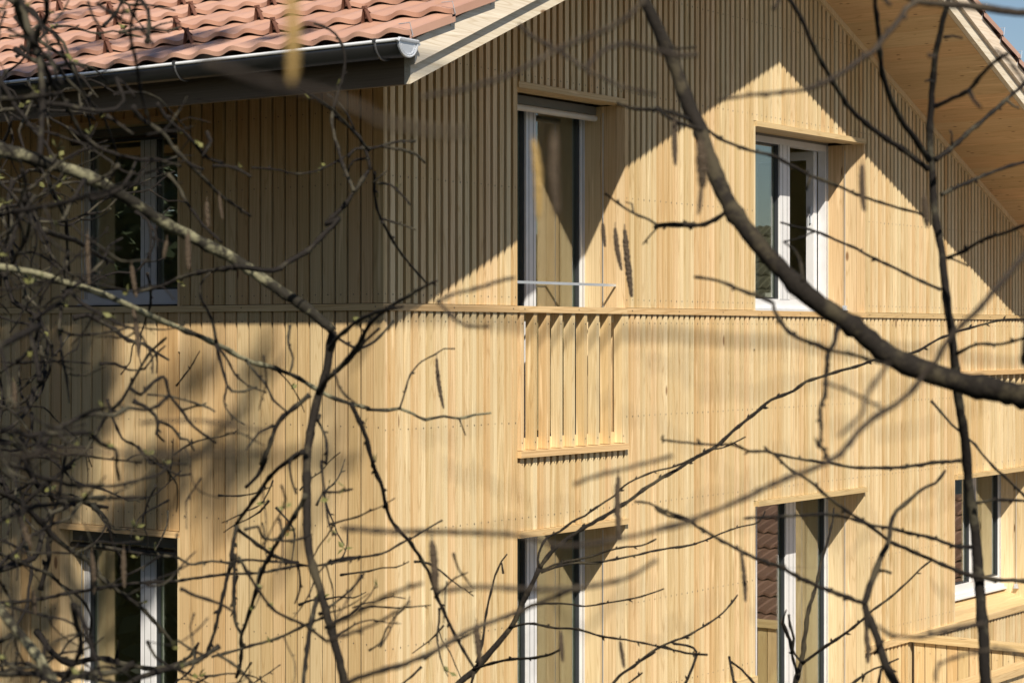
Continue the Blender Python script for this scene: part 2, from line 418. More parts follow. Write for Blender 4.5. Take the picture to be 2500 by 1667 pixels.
# ------------------------------------------------------------------ windows
def window(side, u0, u1, z0, z1, dep, mulls, name='window', blind=None, reveal_to=1, sill=0.0, lint=None, open_leaf=False, lip=-0.012, label=None, lowrail=.055, hand=None):
    """side 'g' gable / 's' side wall; u along the wall, dep = depth of the frame face"""
    def B(mb, ua, ub, da, db, za, zb, rnd=None, mi=0):
        if side == 'g': mb.box(ua, ub, da, db, Z(za), Z(zb), rnd, mi)
        else: mb.box(da, db, ua, ub, Z(za), Z(zb), rnd, mi)
    fr = MB(); fw = 0.052
    rz = z0 + sill
    # outer frame, butted: jambs full height, rails between
    B(fr, u0, u0 + fw, dep, dep + .07, rz, z1); B(fr, u1 - fw, u1, dep, dep + .07, rz, z1)
    for (s0, s1) in ((u0 + fw, u1 - fw),):
        B(fr, s0, s1, dep, dep + .07, z1 - .05, z1); B(fr, s0, s1, dep, dep + .07, rz, rz + lowrail)
    for (m0, m1) in mulls:
        B(fr, m0, m1, dep - .004, dep + .068, rz + lowrail, z1 - .05)
        # shadow grooves of the double mullion
        for q in (.28, .72): B(fr, m0 + (m1 - m0) * q - .0015, m0 + (m1 - m0) * q + .0015, dep - .0055, dep - .003, rz + lowrail, z1 - .05, None, 1)
    for q in (u0 + fw * .45, u1 - fw * .6, u1 - fw * .25): B(fr, q - .0015, q + .0015, dep - .0015, dep + .002, rz, z1, None, 1)
    if sill:
        B(fr, u0, u1, dep - .03, dep + .07, z0 + .02, rz); B(fr, u0, u1, dep - .06, dep + .07, z0, z0 + .018)
    f = fr.build(name, [M['white'], M['rebate']], house)
    if label: f['label'] = label
    # rebates and panes
    es = [u0 + fw]
    for (m0, m1) in mulls: es += [m0, m1]
    es.append(u1 - fw)
    panes = list(zip(es[::2], es[1::2]))
    for pi, (a, b) in enumerate(panes):
        if open_leaf and pi == len(panes) - 1: continue
        rb = MB(); zb, zt = rz + lowrail, z1 - .05; r = 0.012
        B(rb, a, a + r, dep + .012, dep + .066, zb, zt); B(rb, b - r, b, dep + .012, dep + .066, zb, zt)
        B(rb, a + r, b - r, dep + .012, dep + .066, zb, zb + r); B(rb, a + r, b - r, dep + .012, dep + .066, zt - r, zt)
        rb.build('rebate', M['rebate'], f)
        sp = MB(); q = .016
        B(sp, a + r, a + r + q, dep + .046, dep + .054, zb + r, zt - r); B(sp, b - r - q, b - r, dep + .046, dep + .054, zb + r, zt - r)
        sp.build('spacer', M['spacer'], f)
        gp = MB(); B(gp, a + r, b - r, dep + .036, dep + .042, zb + r, zt - r); gp.build('pane', M['glass'], f)
    if open_leaf:
        a, b = panes[-1]; lf = MB(); hx = b - .010; L_ = b - a; zb, zt = rz + lowrail, z1 - .05
        def LB_(d0_, d1_, za, zb_, mi=0): lf.box(hx - .06, hx, dep + .075 + d0_, dep + .075 + d1_, Z(za), Z(zb_), None, mi)
        LB_(0, .07, zb, zt); LB_(L_ - .07, L_, zb, zt); LB_(.07, L_ - .07, zb, zb + .07); LB_(.07, L_ - .07, zt - .07, zt)
        o = lf.build('open_casement', M['white'], f)
        h = MB(); zz = (rz + z1) / 2 + .1
        h.box(hx - .075, hx - .061, dep + .095, dep + .115, Z(zz - .07), Z(zz + .07)); h.box(hx - .11, hx - .075, dep + .098, dep + .112, Z(zz - .008), Z(zz + .008)); h.box(hx - .115, hx - .10, dep + .098, dep + .112, Z(zz - .10), Z(zz + .008))
        h.build('handle', M['galv'], f)
        gp = MB(); gp.box(hx - .034, hx - .028, dep + .145, dep + .075 + L_ - .07, Z(zb + .07), Z(zt - .07)); gp.build('pane', M['glass'], f)
    # reveal linings
    lt = lint if lint is not None else z1
    dd = [0.002, 0.075, 0.078, 0.205, 0.208, dep + .05] if side == 'g' else [.002, .08, .083, dep + .05]
    for (ra, rb_) in ((u1, u1 + .019), (u0 - .019, u0)):
        rv = MB()
        for a, b in zip(dd[::2], dd[1::2]): B(rv, ra, rb_, a, b, z0 - .3 if sill else z0, lt)
        rv.build('reveal', M['reveal'], f)
    # guide wire of the blind in the far reveal
    wq = MB(); uu = (u1 - .022) if side == 'g' else (u1 - .022)
    B(wq, uu, uu + .004, .17, .174, z0 + .02, lt - .05, None); wq.build('guide_wire', M['galv'], f)
    if sill and side == 'g':
        br = MB(); B(br, uu - .018, uu + .018, .150, .195, z0 + .012, z0 + .022); B(br, uu - .010, uu + .012, .155, .190, z0 + .022, z0 + .055); br.build('wire_bracket', M['galv'], f)
    # lintel
    lm = MB(); kx = M['cladx'] if side == 'g' else M['clady']
    lh = .040
    B(lm, u0 + .002, u1 + .012 if side == 'g' else u1 - .002, lip, .105, lt, lt + lh); 
    B(lm, u0 + .002, u1 - .002, .107, .20, lt + .008, lt + lh); B(lm, u0 + .002, u1 - .002, .202, dep + .07, lt + .022, lt + lh)
    lm.build('lintel', kx, f)
    hb = MB(); B(hb, u0 + .001, u1 - .001, dep + .001, dep + .07, z1 + .0005, lt + .021)
    if lt - z1 > -.02: hb.build('head_board', M['blind'], f)
    if blind:
        bz, br_ = blind
        bm = MB(); B(bm, u0 + .003, u1 - .003, dep - .10, dep - .004, bz + .03, lt - .001); bm.build('blind_box', M['blind'], f)
        rl = MB()
        pts = [Vector((u0 + .01, dep - .12, Z(bz))), Vector((u1 - .05, dep - .12, Z(bz)))] if side == 'g' else [Vector((dep - .12, u0 + .01, Z(bz))), Vector((dep - .12, u1 - .02, Z(bz)))]
        rl.tube(pts, [br_] * 2, 14); rl.build('blind_rail', M['rail'] if side == 'g' else M['gutter'], f, smooth=False)
    return f
DG, DS = 0.34, 0.21
w = window('g', *W1, -0.752, 1.602, DG, [(1.905, 2.020)], blind=(1.515, .022), label='tall window behind slatted guard with grey blind', lint=1.602)
hb = MB(); hb.box(W1[0] + .004, W1[1] - .004, 0.072, 0.080, Z(.338), Z(.356)); hb.build('guard_rail', M['galv'], w)
window('g', *W2, BT + .004, 1.602, DG, [(5.425, 5.59)], open_leaf=True, sill=.035, lowrail=.065, lint=1.602, label='wide window with right casement open inward')
w3 = window('g', *W1, -3.6, -1.313, DG, [(1.915, 2.03)], lip=-.026, lint=-1.313, label='tall lower window in bright sun')
window('g', *W2, -3.6, -1.313, DG, [(4.97, 5.05), (5.53, 5.69)], lip=-.026, lint=-1.313, label='tall glazed door reflecting a brown tiled roof')
w5 = window('g', *W5, -2.50, -1.313, DG, [(9.17, 9.30)], lip=-.026, sill=.05, lowrail=.08, lint=-1.313, label='window with a broad wooden sill')
sp = MB()
sp.prism([(-0.021, Z(LT) + .002), (-0.021, Z(LB) + .004), (DG + .05, Z(LB) + .004), (DG + .05, Z(-2.505)), ], 0, W5[0], W5[1]); sp.build('sill_board', M['cladx'], w5)
window('s', *WL, -3.6, -1.306, DS, [(2.15, 2.285)], lip=-.014, lint=-1.306, blind=(-1.42, .022), label='tall side window with dark blind box')
window('s', *WL, BT + .004, 1.38, DS, [(2.15, 2.285)], lip=-.014, sill=.05, lowrail=.06, lint=1.38, blind=(1.30, .018), label='side window under the eaves')

# interior: floors, inner walls
it = MB()
it.box(0.305, XE - .1, 0.365, YE - .1, Z(-1.02), Z(-0.80), .3, 1); it.box(0.305, XE - .1, 0.365, YE - .1, Z(-3.85), Z(-3.62), .3, 1)
it.box(0.305, XE - .1, 0.365, YE - .1, Z(1.70), Z(1.74), .3, 0)
for x_ in (3.5, 7.0, 10.4): it.box(x_, x_ + .12, 0.37, 4.2, Z(-3.6), Z(1.69), .3, 0)
it.box(0.305, XE - .1, 4.2, 4.3, Z(-3.6), Z(1.69), .3, 0)
it.build('interior', [M['plaster'], M['floor']], house)
bk = MB(); bk.box(XE, XE + .1, 0, YE, .1, soffit(XE) - .05, .5); bk.box(0.3, XE, YE, YE + .1, .1, Z(1.7), .5); bk.build('rear_wall', M['render'], house)

# ------------------------------------------------------------------ terrace parapet (a wing of the house)
pp = MB(); PX = 7.123; py0 = -1.38
pp.box(PX + .022, PX + .06, py0 - .09, -.045, .1, Z(LB), .5, 1)
yy = -0.048
while yy > py0 + .02:
    pp.box(PX, PX + .020, yy - .093, yy, .15, Z(LB), None, 0); pp.box(PX + .062, PX + .082, yy - .093, yy, .15, Z(LB), None, 0)
    pp.box(PX - .0015, PX + .002, yy - .050, yy - .044, Z(-2.76), Z(-2.753), .5, 2)
    yy -= .1023
xx = PX + .08
while xx > 3.7:
    pp.box(xx - .093, xx, py0 - .090, py0 - .072, .15, Z(LB), None, 0); pp.box(xx - .093, xx, py0 - .020, py0, .15, Z(LB), None, 0); xx -= .1023
pp.box(3.7, PX, py0 - .07, py0 - .022, .1, Z(LB), .5, 1)
pp.build('parapet', [M['clad'], M['dark'], M['nail']], house)
pc = MB(); pc.box(PX - .030, PX + .11, py0 + .03, -.0205, Z(LB) + .001, Z(LT)); pc.build('parapet_cap', M['clady'], house)
pc = MB(); pc.box(3.68, PX + .11, py0 - .12, py0 + .03, Z(LB) + .001, Z(LT)); pc.build('parapet_cap', M['cladx'], house)
tr = MB(); tr.box(2.2, PX, py0, -.002, Z(-3.75), Z(-3.64)); tr.build('terrace_slab', M['render'], house)

# ------------------------------------------------------------------ roof
EV = -0.934                                # outer face of the eave fascia
EVR = XE + 0.95
sf = MB()
# soffit panels under the overhang, tongue-and-groove boards across
def slab(mb, x0, x1, ya, yb, off0, off1, fn, rnd=None, mi=0):
    z = [fn(x0) + off0, fn(x1) + off0, fn(x1) + off1, fn(x0) + off1]
    mb.poly([(x0, ya, z[0]), (x1, ya, z[1]), (x1, yb, z[1]), (x0, yb, z[0]), (x0, ya, z[3]), (x1, ya, z[2]), (x1, yb, z[2]), (x0, yb, z[3])],
            [(0, 3, 2, 1), (4, 5, 6, 7), (0, 1, 5, 4), (1, 2, 6, 5), (2, 3, 7, 6), (3, 0, 4, 7)], rnd, mi)
for (a, b, fn) in ((EV + .04, XR, soffit_l), (XR, EVR - .04, soffit_r)):
    n_ = max(1, int((b - a) / 0.205))
    for q in range(n_):
        slab(sf, a + (b - a) * q / n_ + .0012, a + (b - a) * (q + 1) / n_ - .0012, -OV + .045, 0.02, 0.0, .03, fn)
    slab(sf, a, b, 0.03, YE + .9, -0.0, .03, fn)
# under the side eaves
sf.build('soffit', M['soffit'], house)
rf = MB()
roofdeck = MB()
for (a, b, fn) in ((EV + .03, XR, soffit_l), (XR, EVR - .03, soffit_r)):
    slab(roofdeck, a, b, -OV + .05, YE + .9, .031, .20, fn)
# trim between wall and soffit on the right slope
tm = MB(); slab(tm, XR, XE, -.022, .03, -.052, -.001, soffit_r); slab(tm, 0.0, XR, -.022, .03, -.052, -.001, soffit_l)
tm.build('soffit_trim', M['clad'], house)
vg = MB()
for (a, b, fn) in ((EV, XR, soffit_l), (XR, EVR, soffit_r)):
    slab(vg, a, b, -OV, -OV + .042, 0.0, .098, fn); 
vg.build('verge_board', M['pine'], house)
vg = MB()
for (a, b, fn) in ((EV, XR, soffit_l), (XR, EVR, soffit_r)):
    slab(vg, a, b, -OV - .030, -OV + .043, .10, .235, fn)
vg.build('verge_board', M['pine'], house)
fa = MB(); fa.box(EV - .0, EV + .03, -OV + .043, YE + .9, soffit_l(EV), soffit_l(EV) + .20); fa.build('fascia', M['fascia'], house); fa = MB(); fa.box(EVR - .03, EVR, -OV + .043, YE + .9, soffit_r(EVR), soffit_r(EVR) + .20)
fa.build('fascia', M['fascia'], house)

def tiles(mb, fn, x_e, x_r, ya, yb, base, pitch_y=0.232, course=0.362, seg=12, th=.016, lift=.036, back=False, roll=.019):
    """interlocking clay tiles; x_e eave, x_r ridge"""
    sgn = 1 if x_r > x_e else -1
    nrow = int(abs(x_r - x_e) / course) + 1
    for rw in range(nrow):
        xa = x_e + sgn * course * rw
        xb = xa + sgn * course * 1.08
        if sgn * (xb - x_r) > 0: xb = x_r
        y = ya; odd = (rw % 2) * 0.0
        while y < yb:
            jz = random.uniform(-.002, .002)
            vs = []; fs = []
            rows_ = [(0.0, lift), (0.25, lift * .80), (1.0, lift * 0.05)]
            for (t_, h_) in rows_:
                x = xa + (xb - xa) * t_
                for s_ in range(seg + 1):
                    u = s_ / seg
                    w_ = 0.5 - 0.5 * math.cos(2 * math.pi * u)
                    prof = roll * w_
                    nose = -sgn * 0.020 * w_ if t_ == 0 else 0
                    vs.append((x + nose, y + u * (pitch_y + .004) - .002, fn(x) + base + h_ + prof * (1.15 if t_ < .5 else .8) + jz))
            n1 = seg + 1
            for s_ in range(n1):      # lip: drop down from the nose
                p = vs[s_]; vs.append((p[0] + sgn * .003, p[1], p[2] - th * 1.6))
            L = len(rows_)
            for r_ in range(L - 1):
                for s_ in range(seg): fs.append((r_ * n1 + s_, r_ * n1 + s_ + 1, (r_ + 1) * n1 + s_ + 1, (r_ + 1) * n1 + s_))
            for s_ in range(seg): fs.append((s_, L * n1 + s_, L * n1 + s_ + 1, s_ + 1))
            if abs(y - ya) < .01:      # verge end: side flange
                o = len(vs)
                for r_ in range(L):
                    p = vs[r_ * n1]; vs.append((p[0], p[1], p[2] - .045))
                for r_ in range(L - 1): fs.append((r_ * n1, (r_ + 1) * n1, o + r_ + 1, o + r_))
            mb.poly(vs, fs)
            y += pitch_y
tl = MB(); random.seed(8)
TB = 0.268
tiles(tl, soffit_l, EV - .075, XR, -OV - .055, YE + .9, TB)
tiles(tl, soffit_r, EVR + .075, XR, -OV - .055, YE + .9, TB)
rt = MB(); rt.tube([Vector((XR, -OV - .06, soffit_l(XR) + TB + .03)), Vector((XR, YE + .9, soffit_l(XR) + TB + .03))], [.10, .10], 14)
roof = tl.build('roof', M['tile'], house)
roofdeck.build('roof_deck', M['pine'], roof)
rt.build('ridge_tiles', M['tile'], roof)
# snow guards: brown inverted V brackets
def guard_mesh():
    m = MB()
    for s_ in (-1, 1):
        m.prism([(s_ * .026, 0.0), (s_ * .031, 0.0), (s_ * .003, .080), (s_ * -.002, .080)], 0, -.014, .014, .4)
    m.prism([(-.004, .070), (.004, .070), (.004, .084), (-.004, .084)], 0, -.02, .02, .4)
    m.poly([(-.016, -.01, .074), (-.016, .01, .074), (.08, .006, .022), (.08, -.006, .022), (-.016, -.01, .080), (-.016, .01, .080), (.08, .006, .026), (.08, -.006, .026)],
           [(0, 3, 2, 1), (4, 5, 6, 7), (0, 1, 5, 4), (1, 2, 6, 5), (2, 3, 7, 6), (3, 0, 4, 7)], .4)
    return m
g0 = guard_mesh().build('snow_guard', M['guard'], roof)
first = True
def roofpt(row, yv): 
    x = EV - .075 + 0.362 * (row + 0.93); return (x, yv, soffit_l(x) + TB + .012)
spots = []
for row in range(8):
    ph = [0.30, 0.18, 0.52, 0.40][row % 4]
    yv = -OV - .055 + .232 * (1 if row % 2 else 2) + ph * .0
    while yv < 7:
        spots.append((row, yv + .232 * .5)); yv += .232 * 3
for row, yv in spots[:78]:
    x, y_, z_ = roofpt(row, yv)
    o = g0 if first else g0.copy()
    if not first: COL.objects.link(o); o.parent = roof
    first = False
    o.location = (x, y_, z_); o.scale = (.9, 1.2, 1.2); o.rotation_euler = (0, -.2, random.uniform(-.06, .06))
    o['group'] = 'brown snow guards in rows on the tiles'
# storm clips at both verges
for rw in range(0, 12):
    for fn, xe, sg in ((soffit_l, EV - .075, 1), (soffit_r, EVR + .075, -1)):
        if sg < 0: xe_ = xe - .362 * (rw + 9)
        else: xe_ = xe + .362 * rw
        if (sg > 0 and xe_ > XR - .2): continue
        if sg < 0 and xe_ < XR + .2: continue
        c = MB(); zt = fn(xe_) + TB + .045; yv = -OV - .060
        P_ = [Vector((xe_ - sg * .01, yv + .07, zt + .028)), Vector((xe_ - sg * .01, yv - .005, zt + .028)), Vector((xe_ + sg * .012, yv - .008, zt - .035)), Vector((xe_ + sg * .012, yv + .024, zt - .050)), Vector((xe_ + sg * .02, yv + .026, zt - .10))]
        c.tube(P_, [.0026] * 5, 5); c.build('storm_clip', M['galv'], roof)

# gutter with end cap and brackets
GX, GZ, GR = EV - .092, soffit_l(EV) + .205, .077
def arc(r, n=14): return [(GX + r * math.cos(math.pi + math.pi * i / n), GZ + r * math.sin(math.pi + math.pi * i / n)) for i in range(n + 1)]
gm = MB(); gy0, gy1 = -OV - .055, YE + .9
outer, inner = arc(GR), arc(GR - .004)
prof = outer + inner[::-1]
nP = len(prof)
gm.poly([(p[0], gy0, p[1]) for p in prof] + [(p[0], gy1, p[1]) for p in prof],
        [(i, (i + 1) % nP, (i + 1) % nP + nP, i + nP) for i in range(nP)] + [(i, nP - 1 - i, nP - 2 - i, i + 1) for i in range(len(outer) - 1)])
gut = gm.build('gutter', M['gutter'], house, smooth=False)
for p in gut.data.polygons: p.use_smooth = len(p.vertices) == 4
bd = MB(); bd.tube([Vector((GX - GR - .002, gy0, GZ + .006)), Vector((GX - GR - .002, gy1, GZ + .006))], [.010] * 2, 10); bd.build('gutter_bead', M['zinc'], gut, smooth=False)
ec = MB()
pr = arc(GR + .004, 20); ec.poly([(p[0], gy0 - .003, p[1]) for p in pr] + [(p[0], gy0 + .004, p[1]) for p in pr],
        [tuple(range(21)), tuple(range(21, 42))[::-1]] + [(i, i + 21, (i + 1) % 21 + 21, (i + 1) % 21) for i in range(21)])
rim = [Vector((p[0], gy0 - .004, p[1])) for p in arc(GR - .001, 20)]
ec.tube(rim, [.0065] * 21, 6)
pr = [(GX + (GR - .022) * math.cos(math.pi + math.pi * i / 14), GZ - .012 + (GR - .024) * math.sin(math.pi + math.pi * i / 14)) for i in range(15)]
ec.tube([Vector((p[0], gy0 - .004, p[1])) for p in pr], [.004] * 15, 6)
ec.tube([Vector((GX - GR - .012, gy0 - .004, GZ - .004)), Vector((GX - GR, gy0 - .006, GZ + .010)), Vector((GX + GR, gy0 - .006, GZ + .010)), Vector((GX + GR + .012, gy0 - .004, GZ - .006))], [.011] * 4, 8)
ec.build('end_cap', M['zinc'], gut, smooth=False)
for by in (-OV + .10, 0.62, 1.86, 3.1, 4.4):
    bk = MB(); bk.tube([Vector((p[0], by, p[1])) for p in arc(GR + .005, 14)][:10], [.008] * 10, 6); bk.box(GX - GR - .015, GX - GR + .012, by - .012, by + .012, GZ + .004, GZ + .022); bk.build('bracket', M['bracket'], gut)
# ------------------------------------------------------------------ ground and surroundings
gm = MB(); gm.poly([(-250, -250, 0), (250, -250, 0), (250, 250, 0), (-250, 250, 0)], [(0, 1, 2, 3)], .5)
mg, t, n, b = mat('spring_grass'); tc = nd(t, 'ShaderNodeTexCoord'); ns = nd(t, 'ShaderNodeTexNoise', Scale=0.8, Detail=8.0)
t.links.new(tc.outputs['Object'], ns.inputs['Vector'])
t.links.new(mix(t, (0.014, 0.019, 0.010), (0.03, 0.034, 0.02), ns.outputs[0]), b.inputs['Base Color']); b.inputs['Roughness'].default_value = .95
gr = gm.build('ground', mg); gr['kind'] = 'structure'

pv = MB(); pv.box(0.6, 40, -30, -1.9, -.2, .012, .5)  # unseen paving added to bounce sunlight onto the gable
mp_, t, n, b = mat('grey_gravel'); tc = nd(t, 'ShaderNodeTexCoord'); ns = nd(t, 'ShaderNodeTexNoise', Scale=30.0, Detail=8.0)
t.links.new(tc.outputs['Object'], ns.inputs['Vector'])
t.links.new(mix(t, (0.10, 0.10, 0.105), (0.17, 0.17, 0.175), ns.outputs[0]), b.inputs['Base Color']); b.inputs['Roughness'].default_value = .95
pv.build('courtyard', mp_)['kind'] = 'structure'
def neighbour(x0, x1, y0, y1, ze, zr, tmat, label, axis='y', seg=4):
    """plain rendered house with a tiled gable roof; ridge along y"""
    h = empty('neighbour_house', ((x0 + x1) / 2, (y0 + y1) / 2, 0)); tag(h, label, 'house', 'houses across the garden')
    xm = (x0 + x1) / 2; wl = MB()
    wl.prism([(x0, 0), (x1, 0), (x1, ze), (xm, zr - .1), (x0, ze)], 1, y0, y1, .5)
    wl.build('wall', M['render'], h)
    up_ = (zr - ze) / (xm - x0)
    fl = lambda x: ze + up_ * (x - x0); fr_ = lambda x: ze + up_ * (x1 - x)
    r = MB(); tiles(r, fl, x0 - .4, xm, y0 - .3, y1 + .3, .08, pitch_y=.15, course=.36, seg=seg, th=.02, lift=.05, roll=.028)
    tiles(r, fr_, x1 + .4, xm, y0 - .3, y1 + .3, .08, pitch_y=.15, course=.36, seg=seg, th=.02, lift=.05, roll=.028)
    r.build('roof', tmat, h)
    w = MB()
    k = y0 + 1
    while k < y1 - 1.2:
        w.box(x0 - .03, x0 + .05, k, k + .9, ze - 1.45, ze - .4, .5); k += 2.4
    w.build('window', M['rebate'], h)
    return h
neighbour(11.2, 17.2, -13.0, -0.9, 1.75, 2.95, M['oldtile'], 'low outbuilding roofed with weathered brown clay tiles, seen mirrored in the glazed door')
neighbour(19.5, 28.0, -26.0, -7.5, 4.0, 6.9, M['mosstile'], 'dark mossy roofed house seen mirrored in the upper window')

# ------------------------------------------------------------------ branches
TILE = {'F': (0, 0, 2500 / 2352), 'P': (0, 0, 1)}
for i_, (ox, oy) in enumerate([(0, 0), (800, 0), (1600, 0), (0, 534), (800, 534), (1600, 534), (0, 1067), (800, 1067), (1600, 1067)]):
    TILE[str(i_)] = (ox, oy, 900 / 2352)
def world(px, py, d):
    q = (px - CX) / FPX * d
    return Vector((CAM[0] + VX * d + RX * q, CAM[1] + VY * d + RY * q, CZ + (Y0 - py) / FPX * d))
def catmull(P, step):
    out = []
    n = len(P)
    for i in range(n - 1):
        p0, p1, p2, p3 = P[max(i - 1, 0)], P[i], P[i + 1], P[min(i + 2, n - 1)]
        L_ = math.hypot(p2[0] - p1[0], p2[1] - p1[1]); k_ = max(1, int(L_ / step))
        for q in range(k_):
            t = q / k_; t2 = t * t; t3 = t2 * t
            out.append(tuple(0.5 * ((2 * p1[c]) + (-p0[c] + p2[c]) * t + (2 * p0[c] - 5 * p1[c] + 4 * p2[c] - p3[c]) * t2 + (-p0[c] + 3 * p1[c] - 3 * p2[c] + p3[c]) * t3) for c in range(2)))
    out.append(P[-1]); return out
def parse(s):
    """'tile x,y x,y / tile x,y ...' -> photo pixels"""
    P = []
    for part in s.split('/'):
        w_ = part.split(); ox, oy, sc = TILE[w_[0]]
        for q in w_[1:]:
            a, b = q.split(','); P.append((ox + float(a) * sc, oy + float(b) * sc))
    return P
def branch(mb, P, d0, d1, w0, w1, nodes=True, buds=True, sides=7, jitter=1.2, leafmb=None):
    """a limb traced through P at distance d0..d1, diameters in photo pixels"""
    Q = catmull(P, 13 if max(w0, w1) < 16 else 17)
    n = len(Q); pts = []; rad = []
    ph = random.uniform(0, 10); nd_at = 0
    for i, (x, y) in enumerate(Q):
        t = i / max(1, n - 1); d = d0 + (d1 - d0) * t + 0.05 * math.sin(ph + i * .13)
        w_ = w0 + (w1 - w0) * t
        j = jitter * (0.5 if w_ < 8 else 1.0)
        pts.append(world(x + random.uniform(-j, j), y + random.uniform(-j, j), d))
        bump = 1.0
        if nodes:
            nd_at -= 1
            if nd_at <= 0: bump = 1.32 if w_ < 14 else random.uniform(1.08, 1.24); nd_at = random.choice([2, 3, 4, 5]) if w_ < 14 else random.choice([6, 9, 12])
            else: bump = random.uniform(.90, 1.06)
        rad.append(w_ * .5 / FPX * d * bump)
    mb.tube(pts, rad, sides)
    if buds and w1 < 9:
        sd = 1
        for i in range(3, n - 1, 3):
            if random.random() < .55:
                t = (pts[i + 1] - pts[i - 1]).normalized(); s_ = t.cross(Vector((VX, VY, 0))).normalized() * sd
                s_ += Vector((random.uniform(-.5, .5), random.uniform(-.5, .5), random.uniform(-.3, .3))) * .5
                L_ = random.uniform(.003, .007) * (d0 / 4.5) + rad[i]
                e = pts[i] + (s_ * .7 + t * .8).normalized() * L_ * 1.4
                mb.tube([pts[i], pts[i].lerp(e, .55), e], [rad[i] * .6, rad[i] * .75 + .0006, .0006], 5, cap=False); sd = -sd
                if leafmb is not None and random.random() < .2: leaf(leafmb, e, random.uniform(.006, .012) * d0 / 4.5)
    return pts
def leaf(mb, p, s):
    for _ in range(random.choice([2, 3])):
        a = Vector((random.gauss(0, 1), random.gauss(0, 1), random.gauss(.6, 1))).normalized(); b_ = a.orthogonal().normalized(); c_ = a.cross(b_)
        q = p + a * s * 2
        mb.poly([tuple(p), tuple(p + a * s + b_ * s * .6), tuple(q), tuple(p + a * s - b_ * s * .6 + c_ * s * .3)], [(0, 1, 2, 3)])
def catkin(P, w, d, parent, m):
    (x0, y0), (x1, y1) = P; mb = MB(); n = 34; sides = 9; vs = []; fs = []
    bend = random.uniform(-.06, .06)
    for i in range(n):
        t = i / (n - 1); env = max(.12, math.sin(math.pi * min(1, .06 + t * .92)) ** .35)
        px = x0 + (x1 - x0) * t + bend * (y1 - y0) * t * (1 - t) * 2; py = y0 + (y1 - y0) * t
        c = world(px, py, d)
        for k_ in range(sides):
            q = 2 * math.pi * k_ / sides + (i % 2) * .35
            r = w * .5 / FPX * d * env * random.uniform(.74, 1.12) * random.uniform(.93, 1.06)
            vs.append((c.x + RX * math.cos(q) * r + VX * math.sin(q) * r, c.y + RY * math.cos(q) * r + VY * math.sin(q) * r, c.z))
    for i in range(n - 1):
        for k_ in range(sides):
            k2 = (k_ + 1) % sides; fs.append((i * sides + k_, i * sides + k2, (i + 1) * sides + k2, (i + 1) * sides + k_))
    fs += [tuple(range(sides))[::-1], tuple((n - 1) * sides + k_ for k_ in range(sides))]
    mb.poly(vs, fs, .5)
    top = world(x0, y0 - 14, d); mb.tube([top, world(x0, y0 + 4, d)], [w * .09 / FPX * d] * 2, 5)
    o = mb.build('catkin', m, parent); o['group'] = 'catkins hanging from the twigs'
def tree(name, base, label, cat, barkm, limbs, twigs, catkins, group='bare trees in front of the facade', extra=None, leaves=False):
    root = empty(name, (base[0], base[1], 0)); tag(root, label, cat, group)
    for spec in limbs:
        nm, s, d0, d1, w0, w1 = spec[:6]
        mb = MB(); P = parse(s); pts = branch(mb, P, d0, d1, w0, w1, buds=False, sides=12)
        if len(spec) > 6:      # continue from the first point down to the ground
            p0 = pts[0]; r0 = w0 * .5 / FPX * d0
            g_ = Vector((spec[6][0], spec[6][1], -.1)); m_ = p0.lerp(g_, .5) + Vector((.06, -.05, .1))
            mb.tube([g_, g_.lerp(m_, .5), m_, p0.lerp(m_, .3), p0], [r0 * 1.9, r0 * 1.6, r0 * 1.35, r0 * 1.1, r0], 12)
        mb.build(nm, M['bark_pale'] if (name == 'hazel_tree' and s.startswith(('P -600', 'P -160', 'P -200'))) else (M['bark_dark'] if nm == 'limb' else barkm), root, smooth=True)
    tw = MB(); lf = MB() if leaves else None
    for s, d0, d1, w0, w1 in twigs: branch(tw, parse(s), d0, d1, w0, w1, leafmb=lf)
    if extra: extra(tw, lf)
    if tw.v: tw.build('twigs', barkm, root, smooth=True)
    if lf is not None and lf.v: tag(lf.build('young_leaves', M['leaf'], root), 'small yellow green opening leaf buds', kind='stuff')
    for s, w, d, m in catkins:
        P = parse(s); catkin(P, w, d, root, M[m])
    return root
def ground_at(px, d): p = world(px, 1700, d); return (p.x, p.y)

random.seed(21)
